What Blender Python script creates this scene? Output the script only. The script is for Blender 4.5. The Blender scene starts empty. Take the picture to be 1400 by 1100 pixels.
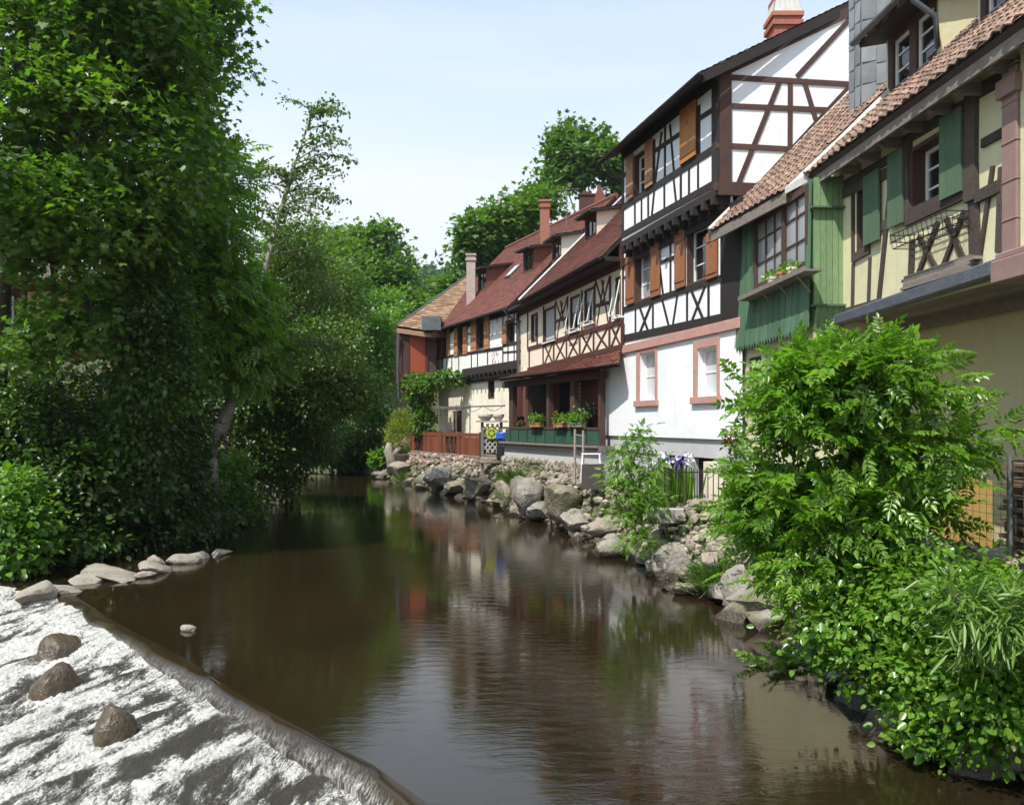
import bpy, bmesh, math, random
import numpy as np
from mathutils import Vector, Matrix
random.seed(7); RNG=np.random.default_rng(11)
C=bpy.context.scene.collection
F=1150.0; H=2.8; HY=580.0; CX=700.0
V=Vector
# ------------------------------------------------------------------ helpers
def at(px,py,d): return V(((px-CX)/F*d, d, H+(HY-py)/F*d))
def water_pt(px,py,z=0.0):
    d=(H-z)*F/(py-HY); return at(px,py,d)
class Z:
    def __init__(s,x,y,k): s.x=x; s.y=y; s.k=k
    def __call__(s,a,b): return (s.x+a/s.k, s.y+b/s.k)
Z0=Z(0,0,1); Z1=Z(960,0,3.0547); Z2=Z(960,240,3.0547); Z3=Z(800,80,4.232); Z4=Z(780,300,3.667)
Z5=Z(530,230,4.075); Z6=Z(500,440,4.118); Z7=Z(640,480,5.5); Z8=Z(800,540,3.237)
A1=Z(540,400,4.23); A2=Z(700,340,6.875); A3=Z(1100,240,4.583); A4=Z(640,560,6.364)
def props(o,label=None,cat=None,group=None,kind=None):
    if label: o['label']=label
    if cat: o['category']=cat
    if group: o['group']=group
    if kind: o['kind']=kind
    return o
def thing(name,label,cat,loc,group=None):
    o=bpy.data.objects.new(name,None); C.objects.link(o); o.location=loc; o.empty_display_size=.2
    return props(o,label,cat,group)
ORG={}
def wloc(o):
    p=V((0,0,0))
    while o is not None: p+=o.location; o=o.parent
    return p
class MB:
    def __init__(s): s.v=[]; s.f=[]; s.k=0
    def add(s,vs,fs):
        b=len(s.v); s.v+= [tuple(v) for v in vs]; s.f+=[tuple(b+i for i in f) for f in fs]
    def hexa(s,c):   # 8 corners: bottom 4, top 4
        s.add(c,[(0,3,2,1),(4,5,6,7),(0,1,5,4),(1,2,6,5),(2,3,7,6),(3,0,4,7)])
    def box(s,x0,x1,y0,y1,z0,z1):
        s.hexa([(x0,y0,z0),(x1,y0,z0),(x1,y1,z0),(x0,y1,z0),(x0,y0,z1),(x1,y0,z1),(x1,y1,z1),(x0,y1,z1)])
    def tube(s,pts,rad,n=8,cap=True):
        pts=[V(p) for p in pts]; b=len(s.v); m=len(pts)
        if not hasattr(rad,'__len__'): rad=[rad]*m
        for i,p in enumerate(pts):
            t=(pts[min(i+1,m-1)]-pts[max(i-1,0)]);
            if t.length<1e-6: t=V((0,0,1))
            t.normalize(); a=t.cross(V((0,0,1)) if abs(t.z)<.95 else V((1,0,0))).normalized(); c=t.cross(a)
            for k in range(n):
                w=2*math.pi*k/n; q=p+(a*math.cos(w)+c*math.sin(w))*rad[i]; s.v.append(tuple(q))
        for i in range(m-1):
            for k in range(n):
                k2=(k+1)%n; s.f.append((b+i*n+k,b+i*n+k2,b+(i+1)*n+k2,b+(i+1)*n+k))
        if cap: s.f.append(tuple(b+k for k in range(n))[::-1]); s.f.append(tuple(b+(m-1)*n+k for k in range(n)))
    def lathe(s,c,prof,n=14):
        b=len(s.v)
        for r,z in prof:
            for k in range(n):
                w=2*math.pi*k/n; s.v.append((c[0]+r*math.cos(w),c[1]+r*math.sin(w),c[2]+z))
        for i in range(len(prof)-1):
            for k in range(n):
                k2=(k+1)%n; s.f.append((b+i*n+k,b+i*n+k2,b+(i+1)*n+k2,b+(i+1)*n+k))
        s.f.append(tuple(b+k for k in range(n))[::-1]); s.f.append(tuple(b+(len(prof)-1)*n+k for k in range(n)))
    def build(s,name,mat,parent=None,smooth=False,recalc=True,bevel=0):
        L=wloc(parent) if parent else V((0,0,0))
        me=bpy.data.meshes.new(name)
        me.from_pydata([(a-L.x,b-L.y,c-L.z) for a,b,c in s.v],[],s.f)
        if recalc:
            bm=bmesh.new(); bm.from_mesh(me); bmesh.ops.recalc_face_normals(bm,faces=bm.faces); bm.to_mesh(me); bm.free()
        if smooth: me.polygons.foreach_set('use_smooth',[True]*len(me.polygons))
        me.materials.append(mat)
        o=bpy.data.objects.new(name,me); C.objects.link(o)
        if parent: o.parent=parent
        if bevel:
            md=o.modifiers.new('b','BEVEL'); md.width=bevel; md.segments=1; md.limit_method='ANGLE'
        return o
def np_mesh(name,verts,loops,counts,mat,parent=None,smooth=False):
    L=wloc(parent) if parent else V((0,0,0))
    me=bpy.data.meshes.new(name); n=len(verts)
    me.vertices.add(n); me.vertices.foreach_set('co',(verts-np.array(L)).astype(np.float32).ravel())
    me.loops.add(len(loops)); me.loops.foreach_set('vertex_index',loops.astype(np.int32))
    me.polygons.add(len(counts)); st=np.concatenate([[0],np.cumsum(counts)[:-1]]).astype(np.int32)
    me.polygons.foreach_set('loop_start',st)
    if smooth: me.polygons.foreach_set('use_smooth',np.ones(len(counts),bool))
    me.update(calc_edges=True); me.materials.append(mat)
    o=bpy.data.objects.new(name,me); C.objects.link(o)
    if parent: o.parent=parent
    return o
# value noise in numpy
_T=RNG.random((64,64,64))
def vnoise(p):
    i=np.floor(p).astype(int); f=p-i; f=f*f*(3-2*f); r=0
    for a in (0,1):
        for b in (0,1):
            for c in (0,1):
                w=(f[:,0] if a else 1-f[:,0])*(f[:,1] if b else 1-f[:,1])*(f[:,2] if c else 1-f[:,2])
                r=r+w*_T[(i[:,0]+a)%64,(i[:,1]+b)%64,(i[:,2]+c)%64]
    return r
def fbm(p,o=4):
    r=0; a=.5; s=0
    for k in range(o): r=r+a*vnoise(p*2**k+k*7.3); s+=a; a*=.5
    return r/s
# ------------------------------------------------------------------ materials
def newmat(name):
    m=bpy.data.materials.new(name); m.use_nodes=True; nt=m.node_tree
    return m,nt,nt.nodes['Principled BSDF'],nt.nodes['Material Output']
def node(nt,t,**k):
    n=nt.nodes.new(t)
    for a,b in k.items():
        if a in n.inputs: n.inputs[a].default_value=b
        else: setattr(n,a,b)
    return n
def ramp(nt,src,stops):
    r=nt.nodes.new('ShaderNodeValToRGB'); e=r.color_ramp.elements
    while len(e)<len(stops): e.new(.5)
    for i,(p,c) in enumerate(stops):
        e[i].position=p; e[i].color=(c,c,c,1) if isinstance(c,(int,float)) else (*c,1)
    nt.links.new(src,r.inputs[0]); return r.outputs[0]
def mixc(nt,fac,a,b,mode='MIX'):
    m=nt.nodes.new('ShaderNodeMix'); m.data_type='RGBA'; m.blend_type=mode
    for s,x in ((0,fac),(6,a),(7,b)):
        if hasattr(x,'links') or hasattr(x,'is_linked'): nt.links.new(x,m.inputs[s])
        else: m.inputs[s].default_value=(*x,1) if isinstance(x,tuple) else x
    return m.outputs[2]
def coords(nt,scale=(1,1,1),rot=(0,0,0)):
    tc=nt.nodes.new('ShaderNodeTexCoord'); mp=nt.nodes.new('ShaderNodeMapping')
    mp.inputs['Scale'].default_value=scale; mp.inputs['Rotation'].default_value=rot
    nt.links.new(tc.outputs['Object'],mp.inputs[0]); return mp.outputs[0]
def noise(nt,co,s,det=4,rough=.55,dist=0):
    n=nt.nodes.new('ShaderNodeTexNoise'); n.inputs['Scale'].default_value=s; n.inputs['Detail'].default_value=det
    n.inputs['Roughness'].default_value=rough; n.inputs['Distortion'].default_value=dist
    nt.links.new(co,n.inputs['Vector']); return n.outputs['Fac']
def bump(nt,h,dist,strength=1,prev=None):
    b=nt.nodes.new('ShaderNodeBump'); b.inputs['Distance'].default_value=dist; b.inputs['Strength'].default_value=strength
    nt.links.new(h,b.inputs['Height'])
    if prev: nt.links.new(prev,b.inputs['Normal'])
    return b.outputs[0]
def mat(name,c1,c2,s=3,rough=.8,bs=40,bd=.004,stretch=(1,1,1),island=0,spec=.3,fine=None,metal=0):
    m,nt,p,o=newmat(name); L=nt.links
    co=coords(nt,stretch); f=noise(nt,co,s,6,.65)
    col=mixc(nt,ramp(nt,f,[(.3,0),(.7,1)]),c1,c2)
    if fine:
        f2=noise(nt,co,s*12,4,.7); col=mixc(nt,ramp(nt,f2,[(.5,0),(.72,1)]),col,fine)
    if island:
        g=nt.nodes.new('ShaderNodeNewGeometry')
        mr=nt.nodes.new('ShaderNodeMapRange'); mr.inputs[3].default_value=1-island; mr.inputs[4].default_value=1+island
        L.new(g.outputs['Random Per Island'],mr.inputs[0])
        hs=nt.nodes.new('ShaderNodeHueSaturation'); L.new(mr.outputs[0],hs.inputs['Value']); L.new(col,hs.inputs['Color'])
        col=hs.outputs[0]
    L.new(col,p.inputs['Base Color']); p.inputs['Roughness'].default_value=rough
    p.inputs['Specular IOR Level'].default_value=spec; p.inputs['Metallic'].default_value=metal
    if bd: L.new(bump(nt,noise(nt,co,bs,4,.6),bd),p.inputs['Normal'])
    return m
def leafmat(name,c1,c2,c3=None,trans=.35,rough=.45,cs=.6):
    m,nt,p,o=newmat(name); L=nt.links
    g=nt.nodes.new('ShaderNodeNewGeometry'); co=coords(nt)
    col=mixc(nt,g.outputs['Random Per Island'],c1,c2)
    f=noise(nt,co,cs,3,.6)
    if c3: col=mixc(nt,ramp(nt,f,[(.42,0),(.62,.85)]),col,c3)
    wn=nt.nodes.new('ShaderNodeTexWhiteNoise'); wn.noise_dimensions='1D'; L.new(g.outputs['Random Per Island'],wn.inputs['W'])
    col=mixc(nt,ramp(nt,wn.outputs['Value'],[(.97,0),(.985,.7)]),col,(.15,.13,.035))
    L.new(col,p.inputs['Base Color']); p.inputs['Roughness'].default_value=rough; p.inputs['Specular IOR Level'].default_value=.55
    t=nt.nodes.new('ShaderNodeBsdfTranslucent'); tcol=mixc(nt,1.0,col,(1.5,1.9,.5),'MULTIPLY'); L.new(tcol,t.inputs['Color'])
    mx=nt.nodes.new('ShaderNodeMixShader'); mx.inputs[0].default_value=trans
    L.new(p.outputs[0],mx.inputs[1]); L.new(t.outputs[0],mx.inputs[2]); L.new(mx.outputs[0],o.inputs[0]); return m
def plaster(name,c,dirt,amt=.5,bd=.006):
    m,nt,p,o=newmat(name); L=nt.links; co=coords(nt)
    f=noise(nt,co,.9,6,.7); col=mixc(nt,ramp(nt,f,[(.45,0),(.8,amt)]),c,dirt)
    cv=coords(nt,(2.5,2.5,.22)); f3=noise(nt,cv,2.2,5,.65); col=mixc(nt,ramp(nt,f3,[(.55,0),(.8,amt*.7)]),col,dirt)
    f2=noise(nt,co,60,3,.6); col=mixc(nt,ramp(nt,f2,[(.6,0),(.9,.25)]),col,dirt)
    L.new(col,p.inputs['Base Color']); p.inputs['Roughness'].default_value=.9; p.inputs['Specular IOR Level'].default_value=.15
    b=bump(nt,noise(nt,co,5,3,.5),.008); L.new(bump(nt,noise(nt,co,70,3,.6),bd,1,b),p.inputs['Normal']); return m
def glass(name,c=(.015,.018,.02),rough=.04):
    m,nt,p,o=newmat(name); co=coords(nt)
    nt.links.new(bump(nt,noise(nt,co,1.7,1,.5),.01),p.inputs['Normal'])
    p.inputs['Base Color'].default_value=(*c,1); p.inputs['Roughness'].default_value=rough; p.inputs['Specular IOR Level'].default_value=.7
    return m
M={}
M['white']=plaster('white_plaster',(.84,.83,.86),(.56,.53,.50),.42)
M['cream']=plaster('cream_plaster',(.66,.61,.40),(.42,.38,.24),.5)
M['peach']=plaster('peach_plaster',(.80,.69,.56),(.55,.45,.35),.45)
M['oldwhite']=plaster('old_white_plaster',(.80,.78,.74),(.5,.46,.42),.6)
M['cream2']=plaster('weathered_cream_plaster',(.80,.72,.60),(.5,.42,.31),.8)
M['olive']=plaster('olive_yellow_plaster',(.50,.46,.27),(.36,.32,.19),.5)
M['yellow']=plaster('yellow_plaster',(.78,.66,.34),(.6,.48,.25),.3)
M['greyplaster']=plaster('grey_plinth_plaster',(.50,.49,.50),(.36,.34,.33),.5)
M['concrete']=plaster('concrete',(.42,.39,.35),(.25,.22,.19),.7)
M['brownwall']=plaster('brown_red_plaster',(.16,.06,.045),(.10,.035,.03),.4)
M['tb_brown']=mat('brown_timber',(.085,.042,.034),(.055,.03,.026),5,.75,60,.004,(1,1,1),.12,fine=(.12,.08,.065))
M['tb_dark']=mat('dark_timber',(.035,.026,.024),(.022,.018,.018),5,.75,60,.004,island=.2)
M['tb_grey']=mat('weathered_timber',(.075,.052,.042),(.045,.034,.03),6,.85,50,.008,island=.2,fine=(.13,.11,.095))
M['tb_red']=mat('reddish_timber',(.10,.035,.027),(.065,.025,.022),6,.8,50,.004,island=.15)
M['tb_orange']=mat('orange_brown_timber',(.24,.075,.03),(.17,.05,.022),6,.8,50,.004,island=.15)
M['pink']=mat('pink_sandstone',(.48,.26,.22),(.38,.20,.17),4,.85,50,.004,fine=(.58,.38,.33))
M['pink2']=mat('pink_painted_pillar',(.29,.185,.165),(.23,.145,.13),4,.8,50,.003)
M['sh_brown']=mat('brown_shutter_paint',(.29,.115,.05),(.24,.09,.045),3,.5,30,.003,(3,3,.4),island=.08)
M['sh_pale']=mat('pale_orange_shutter_paint',(.42,.20,.105),(.33,.15,.08),3,.55,30,.003,(3,3,.4),island=.1)
M['sh_ochre']=mat('ochre_shutter_paint',(.46,.175,.035),(.38,.14,.03),3,.5,30,.003,(3,3,.4))
M['sh_green']=mat('weathered_green_shutter',(.075,.122,.075),(.10,.15,.09),4,.75,40,.004,(3,3,.4),island=.1,fine=(.045,.09,.05))
M['green']=mat('faded_green_boards',(.06,.125,.082),(.12,.205,.115),2.2,.75,40,.004,(3,3,.35),island=.18,fine=(.05,.11,.05))
M['lightgreen']=mat('light_green_boards',(.165,.26,.125),(.22,.31,.15),2.2,.75,40,.004,(3,3,.35),island=.08,fine=(.07,.15,.07))
M['winwhite']=mat('white_window_paint',(.8,.8,.78),(.7,.7,.68),5,.4,20,.001)
M['glass']=glass('window_glass'); M['glass_lace']=glass('window_with_net_curtain',(.30,.31,.33),.25)
M['glass_pale']=glass('window_with_pale_curtain',(.55,.55,.56),.15)
M['blind']=mat('grey_roller_blind',(.50,.50,.53),(.44,.44,.47),5,.7,30,.001)
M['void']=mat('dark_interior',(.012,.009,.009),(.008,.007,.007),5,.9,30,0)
M['zinc']=mat('grey_zinc',(.16,.17,.18),(.10,.105,.11),3,.45,20,.002,metal=.4,island=.1)
M['slate']=mat('grey_slate',(.25,.26,.27),(.19,.195,.205),3,.5,30,.003,island=.22)
M['lead']=mat('lead_flashing_blue_grey',(.10,.105,.13),(.06,.062,.08),5,.5,30,.004,fine=(.2,.2,.23))
M['brick']=mat('red_brick',(.32,.11,.07),(.22,.08,.055),9,.85,50,.006,island=.3,fine=(.4,.25,.2))
M['palebrick']=mat('pale_render',(.45,.37,.33),(.36,.28,.25),5,.9,40,.004)
M['tile_brown']=mat('brown_plain_tiles',(.20,.068,.048),(.15,.052,.04),1.2,.75,30,.003,island=.3,fine=(.10,.06,.05))
M['tile_red']=mat('red_plain_tiles',(.20,.070,.048),(.145,.052,.04),.8,.75,30,.003,island=.3,fine=(.12,.05,.04))
M['tile_old']=mat('old_orange_pantiles',(.225,.12,.08),(.115,.072,.055),2.5,.85,30,.004,island=.4,fine=(.40,.34,.28))
M['tile_orange']=mat('orange_tiles',(.50,.17,.07),(.40,.13,.06),2.5,.8,30,.004,island=.2)
M['shingle']=mat('tan_wood_shingles',(.34,.22,.13),(.19,.11,.07),3,.85,30,.004,(1,1,4),island=.35)
M['mortar']=mat('pale_mortar',(.52,.50,.47),(.42,.40,.37),6,.9,40,.006)
M['rust']=mat('rusty_brown_panels',(.20,.055,.022),(.13,.04,.02),4,.6,30,.003,(3,3,.5),island=.2)
M['redpanel']=mat('red_brown_panel',(.33,.075,.03),(.27,.06,.027),1,.5,20,.002)
M['iron']=mat('dark_iron',(.02,.018,.017),(.035,.025,.02),10,.6,40,.001)
M['steel']=mat('grey_steel',(.22,.22,.21),(.16,.15,.14),6,.5,40,.001,metal=.5)
M['greywood']=mat('grey_weathered_wood',(.26,.22,.19),(.17,.14,.12),6,.85,50,.004,(1,1,3),island=.2,fine=(.1,.08,.07))
M['terracotta']=mat('terracotta',(.45,.19,.10),(.36,.15,.08),6,.8,40,.002)
M['potwhite']=mat('cream_pot',(.62,.57,.48),(.5,.45,.37),6,.7,40,.002)
M['darkgreen']=mat('dark_green_cloth',(.022,.07,.045),(.035,.095,.06),1.5,.7,20,.004)
M['blue']=mat('blue_plastic',(.03,.12,.55),(.03,.10,.48),3,.4,20,0)
M['black']=mat('black_plastic',(.015,.015,.017),(.02,.02,.02),3,.5,20,0)
M['bark']=mat('grey_brown_bark',(.12,.09,.07),(.06,.045,.035),5,.95,25,.02,(1,1,.3))
M['palebark']=mat('pale_bark',(.34,.31,.27),(.18,.15,.12),4,.9,25,.01,(1,1,.4))
M['rock']=mat('grey_pink_boulder_stone',(.30,.27,.23),(.14,.12,.10),3.2,.92,11,.06,island=0,fine=(.40,.37,.33))
M['rock2']=mat('tan_boulder_stone',(.36,.31,.25),(.18,.145,.11),2.6,.92,10,.06,island=0,fine=(.14,.12,.10))
def crack(m,sc=1.1):
    nt=m.node_tree; p=nt.nodes['Principled BSDF']; v=nt.nodes.new('ShaderNodeTexVoronoi'); v.feature='DISTANCE_TO_EDGE'; v.inputs['Scale'].default_value=sc
    c=coords(nt,(1,1,1.6),(.4,.3,0)); n=nt.nodes.new('ShaderNodeTexNoise'); n.inputs['Scale'].default_value=2.5; nt.links.new(c,n.inputs[0]); a=nt.nodes.new('ShaderNodeVectorMath'); a.operation='MULTIPLY_ADD'; nt.links.new(n.outputs['Color'],a.inputs[0]); a.inputs[1].default_value=(.8,.8,.8); nt.links.new(c,a.inputs[2]); nt.links.new(a.outputs[0],v.inputs['Vector'])
    r0=ramp(nt,v.outputs['Distance'],[(0,0),(.02,1)]); mm=nt.nodes.new('ShaderNodeMath'); mm.operation='MAXIMUM'; nt.links.new(r0,mm.inputs[0]); nt.links.new(ramp(nt,noise(nt,c,1.3,3,.6),[(.42,.25),(.5,1)]),mm.inputs[1]); r=mm.outputs[0]; b=p.inputs['Base Color'].links[0].from_socket; nm=p.inputs['Normal'].links[0].from_socket
    nt.links.new(mixc(nt,r,(.07,.055,.042),b),p.inputs['Base Color']); nt.links.new(bump(nt,r,.03,1,nm),p.inputs['Normal'])
def wetline(m):
    nt=m.node_tree; p=nt.nodes['Principled BSDF']; g=nt.nodes.new('ShaderNodeNewGeometry'); sp=nt.nodes.new('ShaderNodeSeparateXYZ'); nt.links.new(g.outputs['Position'],sp.inputs[0])
    n=nt.nodes.new('ShaderNodeTexNoise'); n.inputs['Scale'].default_value=3; nt.links.new(g.outputs['Position'],n.inputs[0]); a=nt.nodes.new('ShaderNodeMath'); a.operation='MULTIPLY_ADD'; nt.links.new(n.outputs['Fac'],a.inputs[0]); a.inputs[1].default_value=-.22; nt.links.new(sp.outputs[2],a.inputs[2])
    f=ramp(nt,a.outputs[0],[(.0,0),(.06,1)]); b=p.inputs['Base Color'].links[0].from_socket
    n2=nt.nodes.new('ShaderNodeTexNoise'); n2.inputs['Scale'].default_value=1.1; n2.inputs['Detail'].default_value=6; nt.links.new(g.outputs['Position'],n2.inputs[0]); moss=mixc(nt,ramp(nt,n2.outputs['Fac'],[(.52,0),(.64,.7)]),b,(.10,.105,.045))
    nt.links.new(mixc(nt,f,(.055,.043,.032),moss),p.inputs['Base Color']); nt.links.new(ramp(nt,f,[(0,.3),(1,.92)]),p.inputs['Roughness'])
crack(M['rock']); crack(M['rock2'],.9)
M['rubble']=mat('rubble_stone',(.32,.27,.22),(.19,.155,.13),2,.95,20,.015,island=.4)
wetline(M['rock']); wetline(M['rock2']); wetline(M['rubble'])
M['palestone']=mat('pale_river_stone',(.36,.32,.27),(.20,.17,.135),3,.7,12,.03,fine=(.13,.11,.09))
M['rubble_pink']=mat('pinkish_wall_stone',(.42,.27,.21),(.30,.20,.17),2,.95,20,.015,island=.35)
M['wetrock']=mat('wet_brown_stone',(.095,.062,.034),(.035,.028,.02),5,.25,16,.03,spec=.5,fine=(.10,.09,.05))
M['wood_end']=mat('stacked_board_wood',(.20,.13,.085),(.12,.08,.06),4,.85,40,.004,island=.4)
M['osb']=mat('yellow_particle_board',(.50,.33,.10),(.40,.25,.07),14,.8,40,.002)
M['pet_white']=mat('white_petals',(.85,.85,.88),(.75,.74,.82),8,.6,20,0,island=.1)
M['pet_violet']=mat('violet_petals',(.12,.07,.35),(.2,.12,.45),8,.6,20,0,island=.1)
M['pet_red']=mat('red_petals',(.30,.012,.02),(.36,.03,.05),8,.6,20,0,island=.3)
M['cloth_red']=mat('red_cloth',(.35,.02,.03),(.25,.02,.03),4,.8,20,0)
M['yellowplastic']=mat('yellow_paint',(.60,.60,.05),(.5,.52,.05),4,.5,20,0)
M['signgreen']=mat('green_paint',(.05,.18,.04),(.04,.15,.04),4,.5,20,0)
G=dict(
 maple=leafmat('maple_leaf',(.075,.15,.016),(.15,.24,.035),(.050,.105,.014),.42,.36,.5),
 ivy=leafmat('ivy_leaf',(.035,.085,.012),(.085,.15,.02),(.03,.065,.012),.35,.38,.6),
 bright=leafmat('bright_green_leaf',(.10,.21,.02),(.16,.28,.03),(.07,.15,.018),.4,.4,.5),
 mid=leafmat('mid_green_leaf',(.075,.15,.016),(.13,.22,.026),(.05,.105,.013),.35,.5,.3),
 olive=leafmat('olive_leaf',(.095,.165,.028),(.16,.22,.045),(.06,.12,.02),.3,.45,.4),
 ash=leafmat('ash_leaf',(.10,.21,.02),(.20,.32,.045),(.08,.16,.018),.42,.32,.8),
 willow=leafmat('willow_leaf',(.09,.17,.03),(.15,.25,.045),None,.3,.4),
 alder=leafmat('alder_leaf',(.09,.20,.018),(.17,.29,.035),(.06,.135,.014),.38,.32,.8),
 far=leafmat('distant_leaf',(.035,.085,.025),(.06,.12,.035),(.025,.06,.02),.25,.6,.08),
 conifer=leafmat('yellow_conifer_leaf',(.22,.27,.02),(.32,.36,.035),(.15,.20,.02),.2,.6,1.5),
 grass=leafmat('grass_blade',(.08,.17,.03),(.15,.25,.05),(.16,.19,.06),.3,.5,1.2))
# ------------------------------------------------------------------ facade plane
class Face:
    def __init__(s,o,vp=None,t=None):
        s.o=V((o[0],o[1],0))
        if t is None: t=V((vp-CX,F,0))
        s.t=V((t[0],t[1],0)).normalized(); n=V((-s.t.y,s.t.x,0))
        if n.dot(-s.o)<0: n=-n
        s.n=n
    def P(s,u,z,off=0):
        p=s.o+s.t*u+s.n*off; return V((p.x,p.y,z))
    def uz(s,px,py,off=0):
        k=(px-CX)/F; o=s.o+s.n*off; den=k*s.t.y-s.t.x; u=(o.x-k*o.y)/den
        d=o.y+u*s.t.y; return (u,H+(HY-py)/F*d)
    def z(s,Zf,x,y,off=0): return s.uz(*Zf(x,y),off)
    def rect(s,Zf,xl,xr,yt,yb,off=0):
        """yt,yb read at the middle of the span"""
        a=Zf(xl,yt); b=Zf(xr,yb); m=Zf((xl+xr)/2,yt)[0]
        u0=s.uz(a[0],a[1],off)[0]; u1=s.uz(b[0],b[1],off)[0]
        z1=s.uz(m,a[1],off)[1]; z0=s.uz(m,b[1],off)[1]
        return (min(u0,u1),max(u0,u1),z0,z1)
    def box(s,mb,u0,u1,z0,z1,n0,n1):
        mb.hexa([s.P(u0,z0,n0),s.P(u1,z0,n0),s.P(u1,z0,n1),s.P(u0,z0,n1),s.P(u0,z1,n0),s.P(u1,z1,n0),s.P(u1,z1,n1),s.P(u0,z1,n1)])
    def beam(s,mb,p,q,w,n0=-.03,n1=.02,jit=.004):
        mb.k+=1; n1=n1+(mb.k*7%13)*.0006
        d=V((q[0]-p[0],q[1]-p[1])); 
        if d.length<1e-5: return
        a=V((-d.y,d.x)).normalized()*(w/2); r=lambda:random.uniform(-jit,jit)
        c=[(p[0]+a.x+r(),p[1]+a.y+r()),(p[0]-a.x+r(),p[1]-a.y+r()),(q[0]-a.x+r(),q[1]-a.y+r()),(q[0]+a.x+r(),q[1]+a.y+r())]
        mb.hexa([s.P(*c[0],n0),s.P(*c[1],n0),s.P(*c[2],n0),s.P(*c[3],n0),s.P(*c[0],n1),s.P(*c[1],n1),s.P(*c[2],n1),s.P(*c[3],n1)])
    def beams(s,mb,Zf,lst,w,off=0,n1=.02):
        for b in lst:
            ww=b[4] if len(b)>4 else w
            s.beam(mb,s.z(Zf,b[0],b[1],off),s.z(Zf,b[2],b[3],off),ww,off-.03,off+n1)
    def poly(s,mb,pts,n0,n1):
        k=len(pts); vs=[s.P(u,z,n0) for u,z in pts]+[s.P(u,z,n1) for u,z in pts]
        fs=[tuple(range(k)),tuple(range(2*k-1,k-1,-1))]+[(i,(i+1)%k,k+(i+1)%k,k+i) for i in range(k)]
        mb.add(vs,fs)
    def wall(s,mb,u0,u1,z0,z1,holes,off=0,depth=.16):
        us=sorted(set([u0,u1]+[min(max(x,u0),u1) for h in holes for x in h[:2]])); zs=sorted(set([z0,z1]+[min(max(x,z0),z1) for h in holes for x in h[2:]]))
        for i in range(len(us)-1):
            for j in range(len(zs)-1):
                a,b,c,d=us[i],us[i+1],zs[j],zs[j+1]; um,zm=(a+b)/2,(c+d)/2
                if b-a<1e-6 or d-c<1e-6: continue
                if any(h[0]<um<h[1] and h[2]<zm<h[3] for h in holes): continue
                mb.add([s.P(a,c,off),s.P(b,c,off),s.P(b,d,off),s.P(a,d,off)],[(0,1,2,3)])
        for a,b,c,d in holes:
            q=[(a,c),(b,c),(b,d),(a,d)]
            for i in range(4):
                p1,p2=q[i],q[(i+1)%4]; mb.add([s.P(*p1,off),s.P(*p2,off),s.P(*p2,off-depth),s.P(*p1,off-depth)],[(0,1,2,3)])
def window(Fc,r,parent,off=0,frame='winwhite',pane='glass',lining='tb_brown',recess=.1,fw=.055,mull=(1,2),lin=.05,sill=None,name='window',open_cas=False):
    u0,u1,z0,z1=r; mb=MB()
    if lining:
        l=lin
        for (a,b,c,d) in ((u0,u0+l,z0,z1),(u1-l,u1,z0,z1),(u0+l,u1-l,z0,z0+l),(u0+l,u1-l,z1-l,z1)): Fc.box(mb,a,b,c,d,off-recess-.03,off+.013)
        w=mb.build(name,M[lining],parent)
    else: l=0.0; w=None
    a,b,c,d=u0+l,u1-l,z0+l,z1-l; n0,n1=off-recess-.02,off-recess+.03; fm=MB()
    for q in ((a,a+fw,c,d),(b-fw,b,c,d),(a+fw,b-fw,c,c+fw),(a+fw,b-fw,d-fw,d)): Fc.box(fm,*q,n0,n1)
    for i in range(1,mull[0]):
        u=a+(b-a)*i/mull[0]; Fc.box(fm,u-fw*.5,u+fw*.5,c+fw,d-fw,n0,n1-.004)
    for i in range(1,mull[1]):
        z=c+(d-c)*i/mull[1]; Fc.box(fm,a+fw,b-fw,z-.014,z+.014,n0,n1-.012)
    if w: fr=fm.build('frame',M[frame],w)
    else: w=fm.build(name,M[frame],parent)
    g=MB(); g.add([Fc.P(a+.01,c+.01,off-recess),Fc.P(b-.01,c+.01,off-recess),Fc.P(b-.01,d-.01,off-recess),Fc.P(a+.01,d-.01,off-recess)],[(0,1,2,3)])
    g.build('pane',M[pane],w)
    if sill:
        sm=MB(); Fc.box(sm,u0-.07,u1+.07,z0-.1,z0-.003,off-.05,off+.09); sm.build('sill',M[sill],w)
    return w
def shutter(Fc,r,parent,m,off=0,z=.035,battens=True,tilt=0,label=None):
    u0,u1,z0,z1=r; mb=MB(); k=max(2,int((u1-u0)/.13)); g=.005
    for i in range(k):
        a=u0+(u1-u0)*i/k; b=u0+(u1-u0)*(i+1)/k
        Fc.box(mb,a+(g if i else 0),b,z0,z1,off+z,off+z+.028)
    s=mb.build('shutter',M[m],parent)
    if battens:
        bb=MB()
        for zz in (z0+(z1-z0)*.13,z0+(z1-z0)*.83):
            b2=MB(); Fc.box(b2,u0+.02,u1-.02,zz-.035,zz+.035,off+z+.028,off+z+.045); b2.build('batten',M[m],s)
        Fc.box(bb,(u0+u1)/2-.012,(u0+u1)/2+.012,z0+(z1-z0)*.66,z0+(z1-z0)*.72,off+z+.0285,off+z+.031)
        bb.build('cut_out',M['void'],s)
    if label: s['label']=label
    return s
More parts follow.
